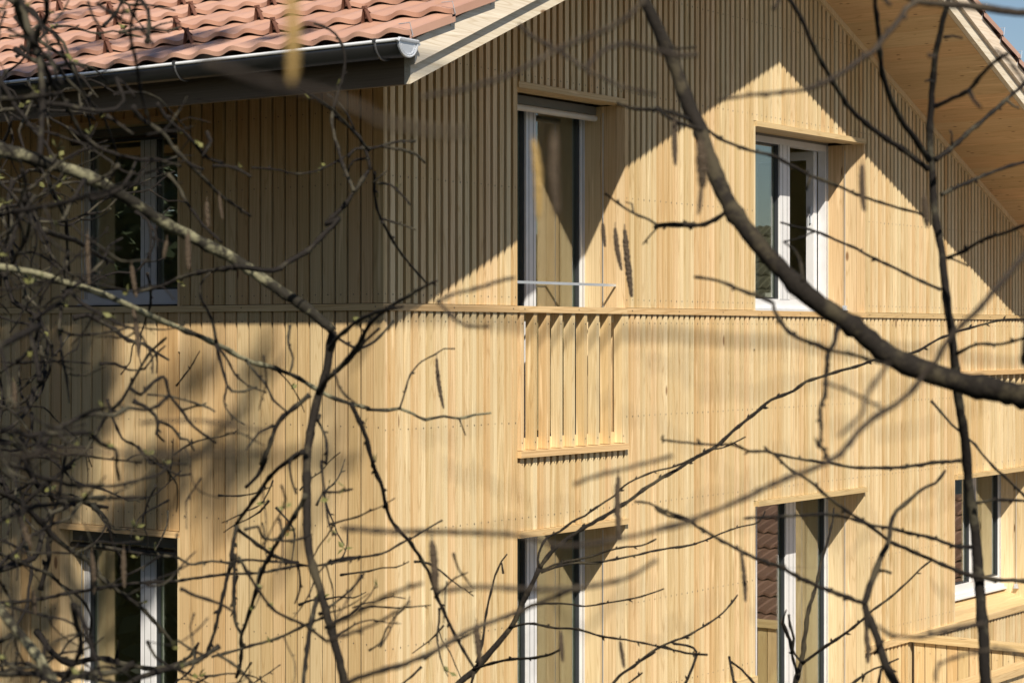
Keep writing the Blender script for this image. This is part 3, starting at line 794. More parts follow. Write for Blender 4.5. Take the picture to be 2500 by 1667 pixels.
# R: thick limb from the right
g_ = ground_at(3050, 4.0)
tree('alder_tree', g_, 'thick dark limb sweeping down to the right across the upper gable', 'tree', M['bark_dark'], [
    ('trunk', 'P 3050,1150 2900,1060 2760,1010 2620,990 2500,967 2430,952 2349,935 2285,914 2179,872 2083,797 1988,733 1913,664 1850,595 1786,510 1743,415 1706,308 1680,255 1642,149 1573,0 1530,-110', 4.0, 4.6, 72, 27, g_)], [
    ('2 455,1345 380,1400 270,1440 100,1430 0,1440 / 1 2352,1435 2240,1425 2120,1440 2050,1400 1950,1360 1830,1280 1770,1235', 4.7, 5.0, 11, 5),
    ('1 2120,1440 2060,1500 2010,1560', 4.9, 5.0, 5, 3),
    ('1 1950,1360 1940,1300 1900,1290', 4.9, 5.0, 4, 3),
    ('2 290,830 150,780 0,690 / 1 2300,760 2200,715 2050,700 1930,690 1850,660', 4.2, 4.6, 9, 7),
    ('1 2352,300 2250,310 2180,300', 4.0, 4, 6, 5),
    ('2 300,800 400,880 520,930 640,970 740,990 860,1050 990,1120 1150,1180 1280,1240 1400,1280 1550,1325 1720,1370', 4.6, 5.0, 8, 6),
    ('5 1160,700 1140,800 1105,850 1090,1000 1080,1130 1050,1200 1060,1350 1050,1440 1090,1500 1110,1560', 4.0, 3.6, 12, 7),
    ('5 1050,1440 1020,1400 1040,1450 1100,1470', 3.7, 3.7, 8, 6),
    ('5 1110,840 1000,790 930,770 850,720 800,660 760,590 750,540 640,490 550,455 400,395 250,370', 3.8, 4.1, 11, 7),
    ('5 1110,840 1250,865 1380,900 1480,930', 3.8, 3.8, 8, 7),
    ('5 940,390 930,290 890,200 820,150', 4.0, 4.2, 9, 5),
    ('2 960,1215 990,1130', 4.8, 4.8, 6, 5),
    ('2 230,800 120,790', 4.3, 4.3, 8, 6),
], [('2 120,770 125,1050', 12, 4.2, 'catkin'), ('2 285,900 300,1200', 30, 3.2, 'catkin'), ('2 290,1180 275,1370', 12, 3.4, 'catkin'), ('2 1320,1050 1335,1350', 17, 3.6, 'catkin'),
    ('2 1715,1250 1735,1450', 18, 3.8, 'catkin'), ('4 1755,30 1770,180', 11, 6.0, 'catkin'), ('4 1835,60 1875,330', 13, 5.6, 'catkin'), ('4 1895,70 1940,500', 17, 6.2, 'catkin'),
    ('1 1315,900 1345,1400', 22, 2.4, 'catkin_y'), ('1 1450,850 1465,1370', 27, 2.1, 'catkin'), ('1 2215,780 2220,1060', 10, 4.4, 'catkin')])

# S: slender stem
gs = ground_at(2425, 5.2)
tree('cherry_tree', gs, 'slender upright dark stem forking below the roof soffit at the right', 'tree', M['bark_lichen'], [
    ('trunk', 'P 2425,1730 2407,1667 2402,1564 2388,1392 2381,1297 2365,1182 2360,1124 2356,1067 2346,1012 2338,955 2327,848 2323,802 2312,744 2304,668 2300,611 2285,545 2279,480 2277,421 2273,383 2270,325 2273,268 2277,191 2285,134 2304,46 2312,15 2325,-60', 5.2, 4.9, 30, 13, gs)], [
    ('2 1740,1080 1600,970 1480,890 1350,790 1240,690 1130,520 1080,430 1010,300 930,120 860,0 820,-80', 4.9, 4.5, 14, 9),
    ('2 1745,1020 1650,880 1560,750 1480,580 1440,430 1430,250 1410,100 1400,0 1395,-60', 4.9, 4.4, 16, 10),
    ('2 1790,1020 1870,960 1980,860 2080,780 2180,690 2280,600 2352,540 2420,480', 4.9, 5.2, 12, 8),
    ('2 1830,1240 1960,1180 2100,1120 2230,1070 2352,1035 2450,1000', 4.9, 5.1, 9, 7),
    ('5 1870,250 1980,200 2100,130 2230,90 2352,40 2450,0', 4.9, 4.6, 9, 7),
    ('2 1790,680 1870,640 2000,580 2070,490 2160,400 2250,340', 4.8, 4.0, 11, 9),
    ('2 2000,580 2030,640 2080,690', 3.6, 3.4, 9, 6),
    ('5 1820,450 1700,400 1540,320 1380,245 1280,190 1150,135 1020,80 / 2 870,1440 800,1420', 4.9, 5.4, 8, 5),
    ('5 1150,135 1020,80 940,120 820,145', 5.2, 5.3, 5, 4),
    ('8 1950,150 1800,160 1590,190 1400,195 1240,190 1100,160 1000,150 850,125 720,95', 5.1, 5.4, 9, 6),
    ('8 2010,700 1900,690 1760,640 1620,610 1500,580 1380,560 1250,520 1100,490 900,500 570,515', 5.1, 4.4, 9, 6),
    ('8 2050,420 2150,400 2252,400 2352,405 2420,420', 5.1, 5, 7, 6),
    ('5 1760,1160 1820,1230 1890,1310 1960,1370 2040,1440 / 8 2080,100 2160,190 2260,280 2352,370 2420,430', 5.6, 5.6, 6, 6),
    ('5 1920,860 1980,830 2050,800 2200,800 2352,760 2430,740', 4.8, 4.2, 8, 6),
    ('2 1840,240 1900,230 1960,245', 4.6, 4.6, 7, 5), ('2 1780,530 1740,510 1720,520', 4.6, 4.6, 7, 5), ('2 1790,360 1740,350', 4.7, 4.7, 7, 5),
    ('2 1890,930 1890,860 1880,830', 4.9, 4.9, 6, 4), ('2 2240,640 2290,680 2320,690', 5, 5, 6, 4), ('5 2000,300 1880,250', 5, 5, 5, 5),
], [])

# P: stem rising from the lower right
gq = ground_at(2230, 4.6)
tree('birch_sapling', gq, 'blurred dark sapling with a forked top in front of the lower right windows', 'tree', M['bark_dark'], [
    ('trunk', 'P 2235,1760 / 8 1590,1700 1530,1567 1470,1450 1430,1330 1400,1230 1350,1120 1335,1060 1370,950 1410,850 1450,740 1490,660 1500,560 1540,470 1640,385 1720,320 1790,290 1850,210', 4.5, 4.8, 26, 6, gq)], [
    ('8 1340,1060 1200,1010 1070,960 930,900 800,830 640,770 500,700 390,640 270,570 180,520 80,500 0,450 / 7 2300,520 2200,490 2050,420 1960,410', 4.6, 4.9, 11, 5),
    ('8 2420,920 2352,915 2150,905 2020,880 1900,840 1760,780 1600,710 1490,660 1360,560 1220,470 1100,380 1000,290 920,240 850,200 780,130 720,90 600,90 500,50 320,45 40,15 / 7 2140,-10', 5.2, 4.6, 11, 5),
    ('8 1340,1080 1345,1180 1350,1290 1355,1430', 4.5, 4.4, 13, 8),
    ('8 1430,850 1460,850 1505,865', 4.7, 4.7, 7, 6), ('8 720,90 700,60', 4.9, 4.9, 6, 5), ('8 800,830 1100,830', 4.5, 4.6, .6, .5),
    ('8 1400,1380 1430,1330 1460,1290', 4.5, 4.5, 8, 5),
], [('8 545,730 575,1050', 12, 4.6, 'catkin'), ('7 1855,250 1865,660', 17, 4.2, 'catkin'), ('8 1345,1230 1355,1440', 14, 4.4, 'catkin')])

# M: sharp shrub rising from the bottom centre
gm_ = ground_at(1080, 8.0)
tree('hazel_shrub', gm_, 'thin sharp dark branch rising from the bottom centre and fanning out to the right', 'shrub', M['bark_dark'], [
    ('trunk', 'P 1060,1790 / 7 780,1640 840,1567 930,1490 1050,1360 1170,1210 1220,1110 1270,1000 1320,900 1350,840', 8.2, 8.2, 19, 11, gm_)], [
    ('7 1350,840 1400,760 1500,670 1600,600 1720,530 1850,450 1950,385 2080,290 2200,220 2352,130 / 5 340,1480 400,1440 500,1350 560,1300 650,1230 740,1155 880,1100 960,1040 1080,1000 1190,965 1320,930 1430,890 1560,875 1680,840 1800,770 1960,710 2070,680 2180,650 2300,640 2400,640', 8.2, 8.6, 10, 5),
    ('7 1350,840 1340,780 1360,700 1400,640 1480,600 1560,540 1640,500 1740,430 1830,370 1890,310 1960,270 2080,220 2200,190 2300,150 / 5 330,1480 430,1460 500,1430 575,1390', 8.2, 8.4, 6, 3.5),
    ('7 1360,850 1450,810 1560,785 1680,760 1800,720 1900,700 2000,690 2095,650', 8.2, 8, 6, 4),
    ('7 1360,860 1480,820 1600,800 1720,800 1870,770 1980,750 2100,720 2230,700 2352,680 / 8 130,705 250,680 380,630 450,600 550,570 660,540 700,470', 8.2, 8.4, 6, 3.5),
    ('7 950,1440 985,1320 1000,1200 1020,1080 1050,950 1080,850 1110,790 1145,745', 8.2, 8.2, 7, 4),
    ('7 930,1480 1050,1440 1170,1415 1320,1405 1430,1380 1495,1345', 8.2, 7, 7, 6),
    ('7 1160,1215 1250,1190 1320,1190 1450,1215 1600,1225 1750,1270 1900,1290 2050,1320 2200,1355 2352,1385 / 8 200,1375 330,1385', 8.1, 7, 6, 4),
    ('7 1200,1140 1300,1070 1400,1060 1520,1060 1640,1078 1780,1055 1880,1040 2000,1015 2145,965', 8.2, 8, 5, 3.5),
    ('7 930,1490 925,1540 915,1580', 8, 8, 8, 6),
    ('7 1120,870 1110,800', 8.2, 8.2, 5, 4),
], [], extra=None)

# Q: shrub at the lower right
gq2 = ground_at(1935, 7.4)
tree('willow_shrub', gq2, 'upright thin dark shoots in front of the lower glazed door', 'shrub', M['bark_dark'], [
    ('trunk', 'P 1925,1780 / 8 870,1650 890,1567 930,1440 950,1300 980,1100 1030,930 1060,780 1090,690 1110,620 1130,540 1140,450', 7.4, 7.6, 15, 4, gq2)], [
    ('8 940,1440 1060,1350 1180,1270 1290,1190 1390,1100 1500,1020 1600,930 1690,840 1760,785', 7.4, 7.2, 8, 4),
    ('8 905,1500 870,1380 860,1320 850,1270 810,1190 835,1100', 7.4, 7.2, 7, 4), ('8 870,1380 885,1280 860,1200 850,1130', 7.3, 7.3, 8, 5), ('8 860,1300 820,1190 800,1180', 7.3, 7.3, 7, 5),
    ('8 940,1440 890,1380 850,1270', 7.4, 7.4, 6, 5),
    ('8 470,1400 480,1450 490,1500 505,1600', 7.8, 7.6, 5, 7), ('8 480,1430 550,1480 630,1567 700,1650', 7.8, 7.4, 5, 7),
    ('8 1220,1600 1350,1500 1440,1460 1555,1410', 7.6, 7.6, 7, 4), ('8 1330,1520 1320,1560', 7.6, 7.6, 5, 4),
    ('8 1420,1620 1440,1480 1480,1450 1510,1480 1510,1600', 6, 6, 7, 6),
    ('7 1800,1600 1860,1520 1950,1460 2050,1380 2150,1320 2280,1270 2345,1240', 7.8, 7.8, 8, 4), ('7 1880,1600 1950,1545 2010,1500', 7.8, 7.8, 5, 4),
    ('7 2250,1640 2352,1365 / 8 100,1310 190,1275 300,1210 430,1120 525,1005', 7.8, 8, 7, 4), ('8 -120,1440 0,1365', 7.8, 7.8, 7, 6), ('8 60,1335 190,1375 330,1388', 7.6, 7.4, 5, 4),
], [('8 805,1180 880,1330', 10, 7.3, 'catkin')])
# C: hazel at the left, its dense twigs and catkins
random.seed(33)
gh = ground_at(-600, 5.0)
def tangle(tw, lf):
    # loose weave of twigs that thickens toward the left edge
    for k_ in range(150):
        x = min(420, random.expovariate(1 / 130.0)) - 60; y = random.choice([random.uniform(-40, 520), random.uniform(380, 1180), random.uniform(900, 1720)])
        d = random.uniform(3.6, 7.0); a = random.uniform(-.2, 2.4) if random.random() < .8 else random.uniform(-1.8, .4)
        L_ = random.uniform(120, 420) * (1 if x < 200 else .6); n = int(L_ / 38) + 2; P = [(x, y)]
        for q in range(n):
            a += random.gauss(0, .34); P.append((P[-1][0] + math.cos(a) * 38, P[-1][1] + math.sin(a) * 38))
            if P[-1][0] > 470: break
        if len(P) < 3: continue
        w0 = random.choice([random.uniform(4, 9), random.uniform(7, 17)])
        branch(tw, P, d, d + random.uniform(-.5, .5), w0, max(2.5, w0 * .45), leafmb=lf)
        for _ in range(random.choice([0, 1, 2])):
            i = random.randrange(1, len(P) - 1); b2 = a + random.choice([-1, 1]) * random.uniform(.4, 1.1); R = [P[i]]
            for q in range(random.choice([2, 3, 4])):
                b2 += random.gauss(0, .3); R.append((R[-1][0] + math.cos(b2) * 26, R[-1][1] + math.sin(b2) * 26))
            branch(tw, R, d, d + random.uniform(-.2, .2), w0 * .55, 2.5, leafmb=lf)
    # finer sprays over the lower left and under the window
    for k_ in range(85):
        x = random.uniform(380, 1120); y = random.uniform(1180, 1700) if random.random() < .75 else random.uniform(860, 1200)
        if x > 850 and y < 1350: continue
        d = random.uniform(4.0, 7.5); a = random.choice([random.uniform(-.9, .3), random.uniform(1.2, 2.4)]); P = [(x, y)]
        for q in range(random.choice([3, 4, 5])):
            a += random.gauss(0, .25); P.append((P[-1][0] + math.cos(a) * 34, P[-1][1] + math.sin(a) * 34))
        branch(tw, P, d, d + random.uniform(-.3, .3), random.uniform(3, 6.5), 2.4, leafmb=lf)
LIMBL = 'P -600,250 -300,300 -60,338 0,367 64,383 128,402 213,430 298,478 372,526 457,574 553,622 595,648 680,707 744,749 813,808'
tree('hazel_tree', gh, 'pale lichen covered limb and dense tangle of bare twigs with catkins at the left', 'tree', M['bark_lichen'], [
    ('trunk', LIMBL, 5.0, 5.6, 40, 25, gh),
    ('limb', 'P 850,1760 840,1667 824,1594 803,1520 781,1435 755,1350 749,1265 749,1201 749,1127 760,1042 781,957 797,904 813,808', 5.3, 5.6, 21, 21, ground_at(860, 5.2)) ,
    ('limb', 'P -160,1350 / 6 -200,950 0,1090 60,1180 150,1280 220,1370 280,1460 340,1567 380,1680', 4.6, 4.4, 20, 28),
    ('limb', 'P -200,600 / 3 -60,300 0,310 200,340 400,400 600,460 800,540 960,620 1150,700 1380,800 1570,900 1800,970 1950,1040 2040,1100 2200,1170 2352,1210 / 4 250,1215 380,1220 460,1210 540,1240 620,1280 740,1260 840,1275 940,1250 1040,1240', 4.9, 6.2, 20, 5),
], [
    ('4 460,1210 500,1080 530,990 600,910 680,870 740,830 810,830', 6.0, 6.2, 5, 3),
    ('4 840,1275 880,1380', 6.2, 6.2, 4, 3),
    ('4 150,1180 200,1290 250,1410 290,1567 / 7 290,180 350,330 380,470 440,580 510,650 600,780 650,880 700,1020 740,1110 810,1260 880,1380 930,1460', 5.6, 6.2, 11, 7),
    ('4 20,700 80,770 200,825 300,780 360,720 420,650', 5.6, 5.6, 8, 6),
    ('4 -60,1110 0,1020 100,930 200,800 270,670 400,560 520,490 620,430 700,395', 5.4, 4.8, 15, 6),
    ('4 20,830 60,760 200,650 330,590 480,560', 5.2, 4.6, 12, 7),
    ('3 1500,300 1740,330 1820,290 1900,240 1960,210 2050,120 2160,0 / 0 2080,1430 2180,1330 2270,1210 2352,1090', 5.3, 5.6, 14, 10),
    ('3 1500,310 1350,330 1200,360 1100,400 1000,440 850,470', 5.3, 5.5, 12, 8),
    ('0 2260,1220 2200,1080 2130,850 2120,720 2190,480 2195,330 2140,220 2060,170 2000,150', 5.4, 5.6, 9, 6),
    ('0 2352,960 2290,880 2190,770 2110,690 2000,620 1900,570', 5.4, 5, 7, 5),
    ('1 270,1080 240,950 170,840 60,750 20,720', 5.6, 5.6, 9, 7),
    ('1 130,1000 180,950 290,945 380,920 470,900 560,905', 5.5, 5.6, 8, 5),
    ('1 350,930 430,950 500,960 570,990 620,1040', 5.5, 5.6, 8, 6),
    ('1 320,1170 400,1180 480,1250 530,1310', 5.6, 5.6, 6, 4), ('1 300,1100 300,1250 340,1400 430,1550', 5.6, 5.8, 7, 5),
    ('1 290,1170 340,1120 380,1090', 5.6, 5.6, 5, 4),
    ('4 350,20 420,150 500,260 630,410', 5.6, 5.9, 7, 5), ('4 350,0 450,30 560,70', 5.6, 5.6, 5, 4),
    ('1 0,600 70,660 130,740 170,830', 5.6, 5.6, 6, 5),
    ('0 2110,700 2040,650 1950,590', 5.6, 5.6, 6, 4), ('0 2352,1010 2250,1030 2220,1100', 5.6, 5.6, 6, 5),
    # fan below the limb
    ('6 1930,90 1840,150 1740,230 1640,370 1510,550', 5.3, 5.7, 12, 8), ('6 1510,560 1500,600 1480,750 1450,900 1400,1100 1360,1270 1310,1400', 5.7, 5.8, 10, 8),
    ('6 1515,590 1600,650 1680,710 1780,770 1900,800', 5.7, 6, 9, 8), ('6 1950,370 1880,500 1800,620 1730,740 1660,880 1620,1030 1580,1150 1540,1270 1540,1400 1510,1530', 5.3, 5.8, 12, 8),
    ('3 1980,1120 1880,1200 1780,1290 1740,1380 1700,1500 1660,1567 / 6 1700,130 1640,250 1570,320', 5.4, 5.4, 12, 9),
    ('3 1740,1320 1650,1370 1600,1430 1570,1470', 5.4, 5, 7, 5),
    ('3 2040,1250 2030,1290 2080,1400 2080,1560 / 6 2050,150 2060,250 2100,560 2145,620', 5.5, 5.2, 7, 5), ('6 2060,350 2150,350 2250,330', 5.2, 5.2, 7, 5),
    ('6 1900,100 1850,150 1860,270 1890,360', 5.2, 5.2, 7, 5),
    ('7 210,760 100,770 0,800 / 6 2270,770 2180,790 2000,820 1850,800 1700,790 1570,780 1460,800 1350,790 1210,810 1140,770 900,740 600,690', 5.9, 5.6, 5, 7),
    ('6 1930,815 1780,840 1660,865 1480,870 1300,890 1130,915 950,925 760,940 600,970 450,990 200,1040 -40,1055', 5.9, 5.4, 6, 9),
    ('7 730,530 640,580 560,630 460,680 350,740 170,770 0,800', 6.6, 6.0, 4, 7),
    ('6 2020,1030 1980,1200 1960,1350 1930,1600', 5.4, 5.2, 13, 9), ('6 2060,1150 1940,1200 1800,1270 1600,1330 1350,1400', 5.5, 5.7, 7, 7), ('6 2040,1130 2130,1060 2240,970 2325,870', 5.4, 5.6, 7, 4),
    ('6 1150,965 1250,1010 1400,1060 1500,1120', 4.6, 4.6, 9, 6), ('6 1500,740 1490,1050 1510,1200 1540,1250', 5.6, 5.7, 9, 8), ('6 1520,760 1640,960 1760,1110 1950,1200 2080,1300', 4.8, 5, 8, 6),
    ('6 1560,590 1650,570 1680,640 1850,660 1990,620', 4.9, 5, 7, 5), ('6 1900,820 1915,900 1910,980 1880,1060', 5.6, 5.6, 6, 4),
    ('6 1400,1330 1300,1400 1200,1440 1050,1480 900,1530 780,1600', 5.0, 4.8, 12, 16), ('6 1320,1390 1250,1370 1130,1290', 5, 5, 7, 5), ('6 1400,1390 1480,1440 1560,1510 1620,1580', 5, 5, 7, 6),
    ('6 -40,1510 400,1505 700,1500 800,1470 860,1430', 4.4, 4.6, 15, 13), ('6 350,1510 600,1540 900,1600', 4.4, 4.5, 12, 9),
    ('6 -60,320 0,350 130,420 220,500 300,590 400,680 480,740 560,780 640,890 760,980 870,1060 1000,1190 1110,1320', 5.4, 5.8, 15, 8),
    ('6 150,430 250,340 330,270 400,220 480,140 560,60 / 3 680,1260 780,1150 880,980 960,850 1060,760', 5.6, 5.4, 11, 6),
    ('3 -40,830 0,810 100,760 250,680', 3.6, 3.8, 15, 19), ('3 830,1080 900,1120 950,1070 1045,1010 1080,1120 1160,1220 1230,1320 1380,1430', 5.0, 5.2, 9, 6),
    ('3 1160,1220 1290,1190 1370,1230', 5.2, 5.2, 6, 5), ('3 940,1120 1060,1130 1200,1160 1290,1190', 5.2, 5.2, 5, 5),
    ('3 1380,800 1400,890 1450,1060 1480,1100 1560,1100 1640,1070', 5.4, 5.4, 8, 5), ('3 1380,800 1450,900 1500,990 1580,1060 1700,1110', 5.4, 5.4, 6, 4), ('3 1570,900 1630,980 1700,1060 1740,1150 1830,1230', 5.5, 5.3, 7, 5),
    ('3 1450,1070 1430,1170 1480,1260 1560,1310', 5.3, 5.3, 5, 4), ('3 1850,680 1840,790 1870,890 1850,980', 5.3, 5.3, 7, 5), ('3 1380,790 1350,640 1280,500 1280,420 1340,340', 5.3, 5.3, 8, 5),
    ('3 2120,1000 2250,880 2330,780 2420,700', 5.5, 5.4, 9, 6), ('3 2130,960 2180,1100 2300,1200', 4.6, 4.6, 6, 5),
    ('3 680,1150 720,1270 780,1400 870,1450 960,1560 / 6 1000,170 1150,245 1215,235', 5.4, 5.2, 7, 5), ('3 880,1450 960,1540 1040,1567', 5.3, 5.3, 6, 4),
    ('3 850,1160 960,1220 1010,1300 1000,1370 1050,1420', 5.2, 5.2, 11, 6), ('3 1010,1290 1100,1330 1150,1400 1200,1410 1240,1480', 5.2, 5.2, 8, 5),
    ('0 120,-20 150,80 180,180 230,280 260,450 270,700 255,1000', 4.4, 4.2, 19, 14), ('0 290,-20 300,100 240,200 225,300', 4.2, 4.3, 15, 12), ('0 100,60 180,190 220,240', 4.4, 4.4, 10, 9),
    ('0 290,660 400,670 500,690 650,710 750,690 790,640 760,550 740,500', 4.6, 4.7, 14, 8), ('0 680,740 770,800 850,860', 4.7, 4.7, 11, 6), ('0 740,500 800,540 860,620', 4.7, 4.7, 7, 6),
    ('0 850,680 900,760 1040,850 1100,940 1170,1010 1230,1060 1300,1080', 4.8, 5, 13, 8), ('0 1000,660 1080,770 1200,870 1250,930 1330,1010 1420,1040', 5, 5.1, 9, 7), ('0 1300,980 1340,900 1320,840', 5, 5, 9, 7),
    ('0 1170,1010 1290,1130 1400,1240 1500,1310 1600,1380', 5, 5.1, 9, 6), ('0 440,820 560,890 640,950 800,1000 900,1020 1000,1015 1150,1060', 4.8, 5, 10, 7), ('0 1360,1060 1450,1060 1540,1090 1600,1130', 5, 5, 8, 6),
    ('0 1070,1110 1130,1180 1200,1300 1300,1440 1420,1550', 5, 5.1, 9, 6), ('0 1320,840 1350,900 1290,1000', 5, 5, 7, 6), ('0 760,1050 700,1110 640,1140 560,1180', 4.7, 4.7, 11, 9), ('0 540,1150 480,1250 400,1400', 4.7, 4.6, 12, 9),
    ('0 880,0 830,200 870,400 900,600 960,800 ', 4.0, 4.2, 9, 6), ('0 620,20 760,120 860,170 930,220 980,290', 4.1, 4.1, 9, 6), ('0 560,10 590,100 650,190', 4.3, 4.3, 7, 5), ('0 680,70 850,90', 4.1, 4.1, 7, 6),
    ('0 1610,1070 1750,1080 1900,1110 2050,1080 2200,1000', 5.2, 5.6, 5, 4),
], [('3 1200,100 1205,325', 16, 4.6, 'catkin'), ('3 850,580 885,880', 13, 4.7, 'catkin'), ('0 1320,1290 1330,1450', 13, 4.9, 'catkin'), ('3 560,100 570,420', 12, 4.6, 'catkin'), ('3 90,1040 95,1220', 13, 4.4, 'catkin'),
    ('4 695,890 740,1210', 11, 6.2, 'catkin'), ('7 665,660 690,990', 22, 4.0, 'catkin'), ('7 950,1190 975,1440', 17, 4.4, 'catkin'), ('7 1490,1240 1500,1430', 12, 4.6, 'catkin'), ('7 1865,1300 1890,1470', 11, 4.8, 'catkin'),
    ('6 790,720 795,960', 14, 4.9, 'catkin'), ('6 585,740 600,1000', 14, 4.7, 'catkin'), ('6 120,500 200,700', 17, 4.4, 'catkin'), ('6 210,980 225,1130', 14, 4.7, 'catkin'), ('3 840,300 870,500', 13, 4.8, 'catkin'),
    ('3 1065,140 1045,250', 12, 4.8, 'catkin'), ('0 1400,1250 1420,1400', 9, 5, 'catkin')],
    extra=tangle, leaves=True)

# N: an overhanging tree close to the camera, all out of focus
gn = ground_at(3600, 3.0)
tree('overhanging_tree', gn, 'strongly blurred pale branches hanging close to the viewer along the top', 'tree', M['bark_tan'], [
    ('trunk', 'P 3600,500 3200,300 2900,120 2700,60 / 2 2450,95 2352,85 2250,75 2100,52 1900,30 1700,12 1600,-25 1400,-80', 3.0, 3.3, 40, 16, gn)], [
    ('2 1660,20 1600,60 1530,160 1450,250 1400,320 1310,380 1170,480 1000,560 800,590 580,610 400,640', 3.2, 3.0, 14, 8),
    ('2 1300,-60 1100,-40 / 1 2150,-60 2000,30 1900,120 1700,220 1500,300 1200,460 900,560 600,620', 2.6, 2.2, 15, 9),
    ('1 2352,350 2200,350 2000,300 1880,280 1750,330 1650,430', 2.7, 2.5, 12, 9),
    ('1 1220,150 1300,230 1500,340 1640,440 1900,560 2100,600', 2.9, 2.8, 9, 7),
    ('8 2500,-550 2352,-480 / 5 2450,150 2352,230 2250,360 2150,470 2040,600 1930,700 1850,800 1780,920 1720,980 1650,1080 1540,1180 1420,1250 1300,1350 1180,1500 1060,1567 / 8 950,220 830,265 560,390 280,510 0,590', 3.0, 2.6, 18, 11),
    ('5 1480,930 1420,1020 1350,1120 1310,1250 1180,1380', 2.3, 2.2, 12, 8), ('5 1100,1050 1300,1130 1480,1230', 2.6, 2.6, 8, 6),
    ('8 2420,1440 2352,1400 2230,1350 2100,1360 1950,1390 1800,1460 1790,1560', 2.8, 2.8, 9, 7), ('8 2100,1190 1900,1220 1700,1270 1500,1260 1420,1200', 3.0, 3.0, 12, 8),
    ('7 60,1600 200,1530 500,1440 700,1350 900,1230 1200,1120 1360,1050 1600,960', 3.4, 3.2, 14, 9), ('7 0,1210 200,1110 400,1000 600,930', 3.0, 2.8, 12, 8), ('7 0,1300 300,1190 520,1060', 3.4, 3.3, 9, 6),
    ('7 100,580 400,600 800,605 1200,625 1500,690 1840,650 2352,540', 2.5, 2.4, 13, 9), ('7 700,980 1000,955 1300,970 1600,960 1900,900 2100,780', 2.4, 2.5, 14, 10), ('7 1570,300 1700,250 1900,200 2200,120', 2.6, 2.7, 10, 8),
    ('4 700,530 800,480 920,455 1050,410 1190,375', 3.0, 3.2, 10, 7), ('4 700,520 780,610 880,680 1030,690', 3.2, 3.1, 8, 6),
    ('6 0,140 200,110 500,90 900,110 1300,110 1700,100', 2.0, 1.8, 10, 7), ('5 -200,880 100,880 600,890 1000,880', 1.9, 1.9, .5, .5),
    ('0 1300,400 1400,430 1700,530 2000,590 2352,720 / 1 300,760 600,830 900,850', 1.25, 1.1, 26, 16),
    ('3 900,1300 1300,1290 1700,1360', 2.4, 2.4, 8, 6), ('2 750,60 790,0 800,-40', 3.4, 3.4, 9, 8), ('2 1460,-10 1500,40', 3.2, 3.2, 9, 8), ('2 1740,350 1800,370', 3.1, 3.1, 9, 6), ('2 2350,520 2250,380 2170,320', 3.0, 3.2, 10, 8),
], [('0 1850,-120 1860,530', 34, 1.3, 'catkin_y')], extra=None)

# tall tree outside the frame whose crown dapples the wall
random.seed(77)
root = empty('shade_tree', (-7.4, 3.6, 0)); tag(root, 'tall bare tree beyond the left edge whose crown dapples the side wall with shade', 'tree')
mb = MB(); tops = []
def grow(p, d, L_, r, lev, mb):
    pts = [p]; rad = [r]; n = 6
    for i in range(n):
        d = (d + Vector((random.gauss(0, .13), random.gauss(0, .13), random.gauss(.03, .08)))).normalized()
        pts.append(pts[-1] + d * L_ / n); rad.append(r * (1 - .55 * (i + 1) / n))
    mb.tube(pts, rad, 6, cap=False)
    if lev == 0: return
    for _ in range(3 if lev > 1 else 4):
        i = random.randrange(2, n + 1)
        e = (d + Vector((random.gauss(0, .6), random.gauss(0, .6), random.gauss(.1, .35)))).normalized()
        grow(pts[i], e, L_ * random.uniform(.55, .75), rad[i] * .7, lev - 1, mb)
def at_wall(px, py, back, side):
    """a point that lies toward the sun from the wall spot seen at (px, py)"""
    t_ = (px - CX) / FPX
    if side: yv = (L0 - t_ * D0) / (cc + t_ * ss); d = D0 + ss * yv; w_ = Vector((0, yv, CZ + (Y0 - py) * d / FPX))
    else: xv = (t_ * D0 - L0) / (ss - t_ * cc); d = D0 + cc * xv; w_ = Vector((xv, 0, CZ + (Y0 - py) * d / FPX))
    return w_ - Vector((SX, SY, -SZ)) * back
tk = MB(); tk.tube([Vector((-7.4, 3.6, -.1)), Vector((-7.3, 3.4, 3)), Vector((-7.2, 2.8, 6)), Vector((-6.6, 1.6, 9)), Vector((-6.0, .2, 11.5))], [.26, .21, .17, .12, .07], 12)
tk.build('trunk', M['bark_dark'], root, smooth=True)
for _ in range(9):
    z = random.uniform(6, 11); q = Vector((-7.0 + (z - 6) * .17, 2.8 - (z - 6) * .45, z))
    grow(q, Vector((random.gauss(.2, .5), random.gauss(-.3, .6), random.uniform(.1, .7))).normalized(), 2.4, .05, 2, mb)
# limbs that throw the long soft bands over the gable
for (px0, py0_, px1, py1_, back, r) in ((860, 895, 2560, 882, 5.4, .017), (1700, 960, 2400, 915, 5.9, .007), (300, 1090, 880, 1130, 6.0, .03), (430, 1160, 700, 870, 6.5, .03)):
    a = at_wall(px0, py0_, back, px0 < 936); b_ = at_wall(px1, py1_, back, px1 < 936)
    pts = [a.lerp(b_, i / 12) + Vector((random.gauss(0, .02), random.gauss(0, .02), random.gauss(0, .015))) for i in range(13)]
    mb.tube(pts, [r * (1.15 - .5 * i / 12) for i in range(13)], 8)
for _ in range(26):
    px, py = random.uniform(1000, 2300), random.uniform(900, 1600); an = random.uniform(-.5, .7); ln = random.uniform(120, 420)
    bk_ = random.uniform(5.0, 7.5)
    a = at_wall(px, py, bk_, False); b_ = at_wall(px + ln * math.cos(an), py + ln * math.sin(an), bk_ + random.uniform(-.6, .6), False)
    pts = [a.lerp(b_, i / 8) + Vector((random.gauss(0, .03), random.gauss(0, .03), random.gauss(0, .03))) for i in range(9)]
    mb.tube(pts, [random.uniform(.004, .009) * (1.2 - .6 * i / 8) for i in range(9)], 5)
